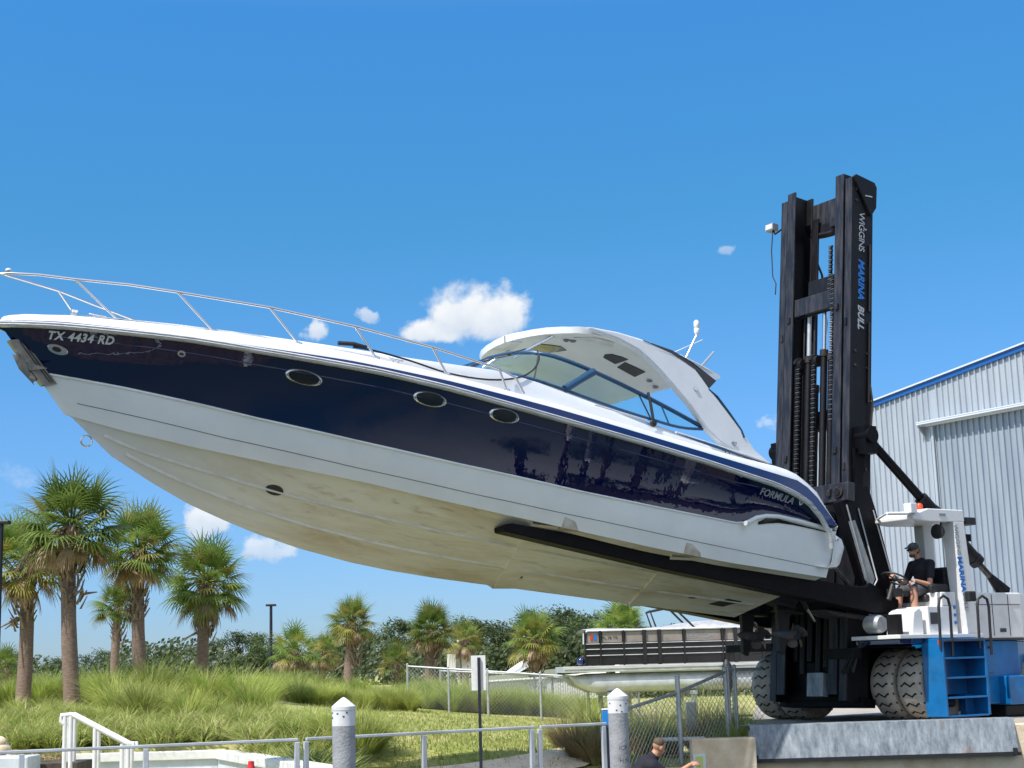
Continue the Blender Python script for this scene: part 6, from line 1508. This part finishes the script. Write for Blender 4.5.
# ---- ornamental grass clumps
def clump(seed, n, H, lean=.0, m='grass', width=.013, spread=.5):
    rnd.seed(seed); mb = MB()
    for i in range(n):
        az = rnd.uniform(0, 6.28); k = rnd.random()**.6; r0 = .14*k; L = H*rnd.uniform(.75, 1.15); tilt = k*spread*rnd.uniform(.6, 1.3)
        d = Vector((math.cos(az)*math.sin(tilt)+lean, math.sin(az)*math.sin(tilt), math.cos(tilt))).normalized()
        p_ = Vector((math.cos(az)*r0, math.sin(az)*r0, 0)); sd = Vector((-math.sin(az+rnd.uniform(-1, 1)), math.cos(az), 0)).normalized()
        mb.m('dryb' if rnd.random() < .12 else m); vs = []; S_ = 5
        for j in range(S_+1):
            w_ = width*(1-(j/S_)**1.6)+.001; vs += [p_-sd*w_*.5, p_+sd*w_*.5]; d = (d+Vector((math.cos(az)*.10+lean*.3, math.sin(az)*.10, -.05-.13*j/S_*k*2))).normalized(); p_ = p_+d*L/S_
        mb.add(vs, [(2*j, 2*j+1, 2*j+3, 2*j+2) for j in range(S_)])
    return mb.mesh('grass_clump', fix=False)
cl_light = [clump(40+k, 560, 1.0, .04, 'grass', .014, .60) for k in range(3)]
cl_dark = [clump(50+k, 520, 1.15, .0, 'grassd', .016, .55) for k in range(2)]
cl_dry = [clump(60+k, 420, .9, .0, 'dryb', .012, .6) for k in range(1)]
def put_clump(px, py, Y, sc, kind, label, group, z=None):
    g = at(px, py, Y); o = bpy.data.objects.new('grass_clump', rnd.choice({'l': cl_light, 'd': cl_dark, 'y': cl_dry}[kind])); COL.objects.link(o)
    o.location = (g.x, Y, gh(g.x, Y)-.02 if z is None else z); o.rotation_euler = (0, 0, rnd.uniform(0, 6.28)); o.scale = (sc, sc, sc*rnd.uniform(.92, 1.08)); tag(o, label, 'ornamental grass', group)
rnd.seed(99)
# back hedge row of pale grasses x 240..410 and behind the fence
for i in range(26):
    px = 246+i*6.6; put_clump(px, 700, 43+rnd.uniform(-.8, .8), rnd.uniform(.62, .82), 'l', 'pale feathery grass clump in the long hedge behind the lawn', 'pale grass hedge behind the lawn')
for i in range(36):
    px = 412+i*5.2; put_clump(px, 705, 46+rnd.uniform(-1, 1), (.95 if i < 12 else .86), 'l' if i % 4 else 'd', 'grass clump of the hedge seen through the chain link fence', 'grass hedge behind the chain link fence')
for i in range(30):
    px = 250+i*11; put_clump(px, 690, 49+rnd.uniform(-1, 1), rnd.uniform(.6, .85), 'd', 'darker grass clump in the back row of the hedge', 'dark back row of the grass hedge')
# big dark clumps left of centre, on the berm
for px, Y, sc, kd in ((118,30,1.25,'l'),(140,29,1.3,'l'),(165,30.5,1.3,'l'),(188,29,1.2,'l'),(205,33,1.35,'d'),(222,31,1.2,'d'),(150,33,1.4,'d'),(178,34,1.45,'d'),(240,33,1.3,'d'),(252,31,1.1,'d'),(132,34,1.4,'l'),(108,33,1.2,'d'),(225,36,1.4,'d'),(262,36,1.15,'d'),(195,37,1.5,'d'),(100,36,1.1,'l')):
    put_clump(px, 700, Y, sc*rnd.uniform(.50, .82), kd, 'tall lush grass clump on the berm right of the palm trunks', 'tall grasses on the berm')
# middle bright row in front
for i in range(9):
    px = 200+i*14+rnd.uniform(-4, 4); put_clump(px, 730, 28+rnd.uniform(-1.5, 1.5), rnd.uniform(.45, .75), 'l', 'bright grass clump in the front bed left of the lawn', 'bright grasses of the front bed')
for px, Y, sc in ((360,23.6,.85),(372,24,.8),(350,24.6,.8),(322,25,.6)):
    put_clump(px, 740, Y, sc, 'l', 'arching grass clump behind and right of the left piling', 'grasses round the left piling')
for px, Y, sc, kd in ((566,27,.8,'y'),(578,24.6,.75,'y'),(594,24.3,.8,'y'),(604,25.6,.85,'l'),(588,27.5,.9,'l'),(640,27,.9,'y'),(655,27,1.0,'l'),(668,28,1.0,'y'),(700,28,1.05,'l'),(714,27,1.0,'y'),(728,27,.95,'y'),(742,25.4,.8,'l'),(735,26,.9,'l')):
    put_clump(px, 745, Y, sc*1.12, 'l' if kd == 'y' and px % 2 else kd, 'straw-tipped grass clump between the right piling and the tyres', 'straw-tipped grasses near the yard')
# left bed
for px, Y, sc in ((8,29,.8),(22,28,.75),(38,28.5,.8),(52,27.5,.75),(60,30,.85),(75,29,.9),(90,28,.9),(15,31,.9),(45,31,.9),(0,27,.7),(30,26,.6)):
    put_clump(px, 720, Y, sc*.58, 'l', 'yellow-green grass clump in the bed below the left palms', 'grasses below the left palms')
for i in range(12):
    put_clump(2+i*9.5, 700, 41+rnd.uniform(-1, 1), rnd.uniform(.7, 1.0), 'd', 'dark grass clump behind the left palm trunks', 'dark grasses behind the left palms')
# ---- low ground cover, countless: one object
rnd.seed(3); mb = MB()
for i in range(1500):
    px = rnd.uniform(-15, 352); Y = rnd.uniform(19.5, 29.5); g = at(px, 700, Y); x = g.x
    if gh(x, Y) < -.5: continue
    if px > 330 and Y > 24: continue
    if x < -4.4 and Y < 24.6: continue
    if -4.7 < x < -4.45+(24.4-Y)*.42 and Y < 24.5: continue
    b0 = Vector((x, Y, gh(x, Y)-.02)); hh = rnd.uniform(.75, 1.3)
    for j in range(34):
        az = rnd.uniform(0, 6.28); k0 = rnd.random(); L = rnd.uniform(.34, .62)*hh; d = Vector((math.cos(az)*(.15+.75*k0), math.sin(az)*(.15+.75*k0), 1)).normalized(); sd = Vector((-math.sin(az), math.cos(az), 0))*.011; p_ = b0+Vector((math.cos(az), math.sin(az), 0))*.06; vs = []
        mb.m('liriope' if rnd.random() < .9 else 'dryb')
        for s_ in range(5):
            k = 1-(s_/4)**2*.95; vs += [p_-sd*k, p_+sd*k]; d = (d+Vector((math.cos(az)*.22, math.sin(az)*.22, -.10-.30*k0*s_/3))).normalized(); p_ = p_+d*L/4
        mb.add(vs, [(0,1,3,2),(2,3,5,4),(4,5,7,6),(6,7,9,8)])
o = mb.build('ground_cover', fix=False); tag(o, 'strappy low ground cover filling the front bed', 'ground cover', kind='stuff')
# pale mulch at the bed edge
mb = MB().m('dryb')
for i in range(900):
    px = rnd.uniform(30, 66); Y = rnd.uniform(21.5, 22.6); g = at(px, 757, Y); s_ = rnd.uniform(.01, .03); p_ = Vector((g.x, Y, g.z+rnd.uniform(-.03, .03))); t = Vector((rnd.gauss(0,1), rnd.gauss(0,1), rnd.gauss(0,.3))).normalized()*s_; u = Vector((rnd.gauss(0,1), rnd.gauss(0,1), 1)).normalized()*s_
    mb.add([p_-t, p_+u*.5, p_+t, p_-u*.5], [(0,1,2,3)])
o = mb.build('mulch', fix=False); tag(o, 'dry mulch at the foot of the stair handrail', 'mulch', kind='stuff')
# lawn blades
rnd.seed(8); mb = MB().m('lawnb')
for i in range(15000):
    Y = 21+24*rnd.random()**1.6; px = rnd.uniform(300, 760); g = at(px, 720, Y); x = g.x
    if x > XY0-1.1 or (Y > 44): continue
    b0 = Vector((x, Y, gh(x, Y)))
    q = proj_ = None
    for j in range(2):
        az = rnd.uniform(0, 6.28); L = rnd.uniform(.04, .09); t = Vector((math.cos(az), math.sin(az), 0)); sd = Vector((-t.y, t.x, 0))*.012; a = b0+t*.02
        mb.add([a-sd, a+sd, a+t*.03+Vector((0, 0, L))], [(0,1,2)])
o = mb.build('lawn_grass', fix=False); tag(o, 'short patchy mown grass on the lawn', 'grass', kind='stuff')

# unseen trees added right of the picture as dark shapes for the hull to mirror
for i in range(9):
    cr, tr = oaks[i % 4]; x = 48+rnd.uniform(-4, 8); y = -14+i*4.6
    o = empty('oak_tree', loc=(x, y, -2)); tag(o, 'unseen oak added outside the right edge of the picture for the hull to mirror', 'tree', 'unseen oaks added for the hull reflections')
    for name, me in (('crown', cr), ('trunk', tr)):
        q = bpy.data.objects.new(name, me); COL.objects.link(q); q.parent = o; q.location = (0, 0, 5); q.scale = (3.0, 3.0, 2.7); q.rotation_euler = (0, 0, rnd.uniform(0, 6.28))
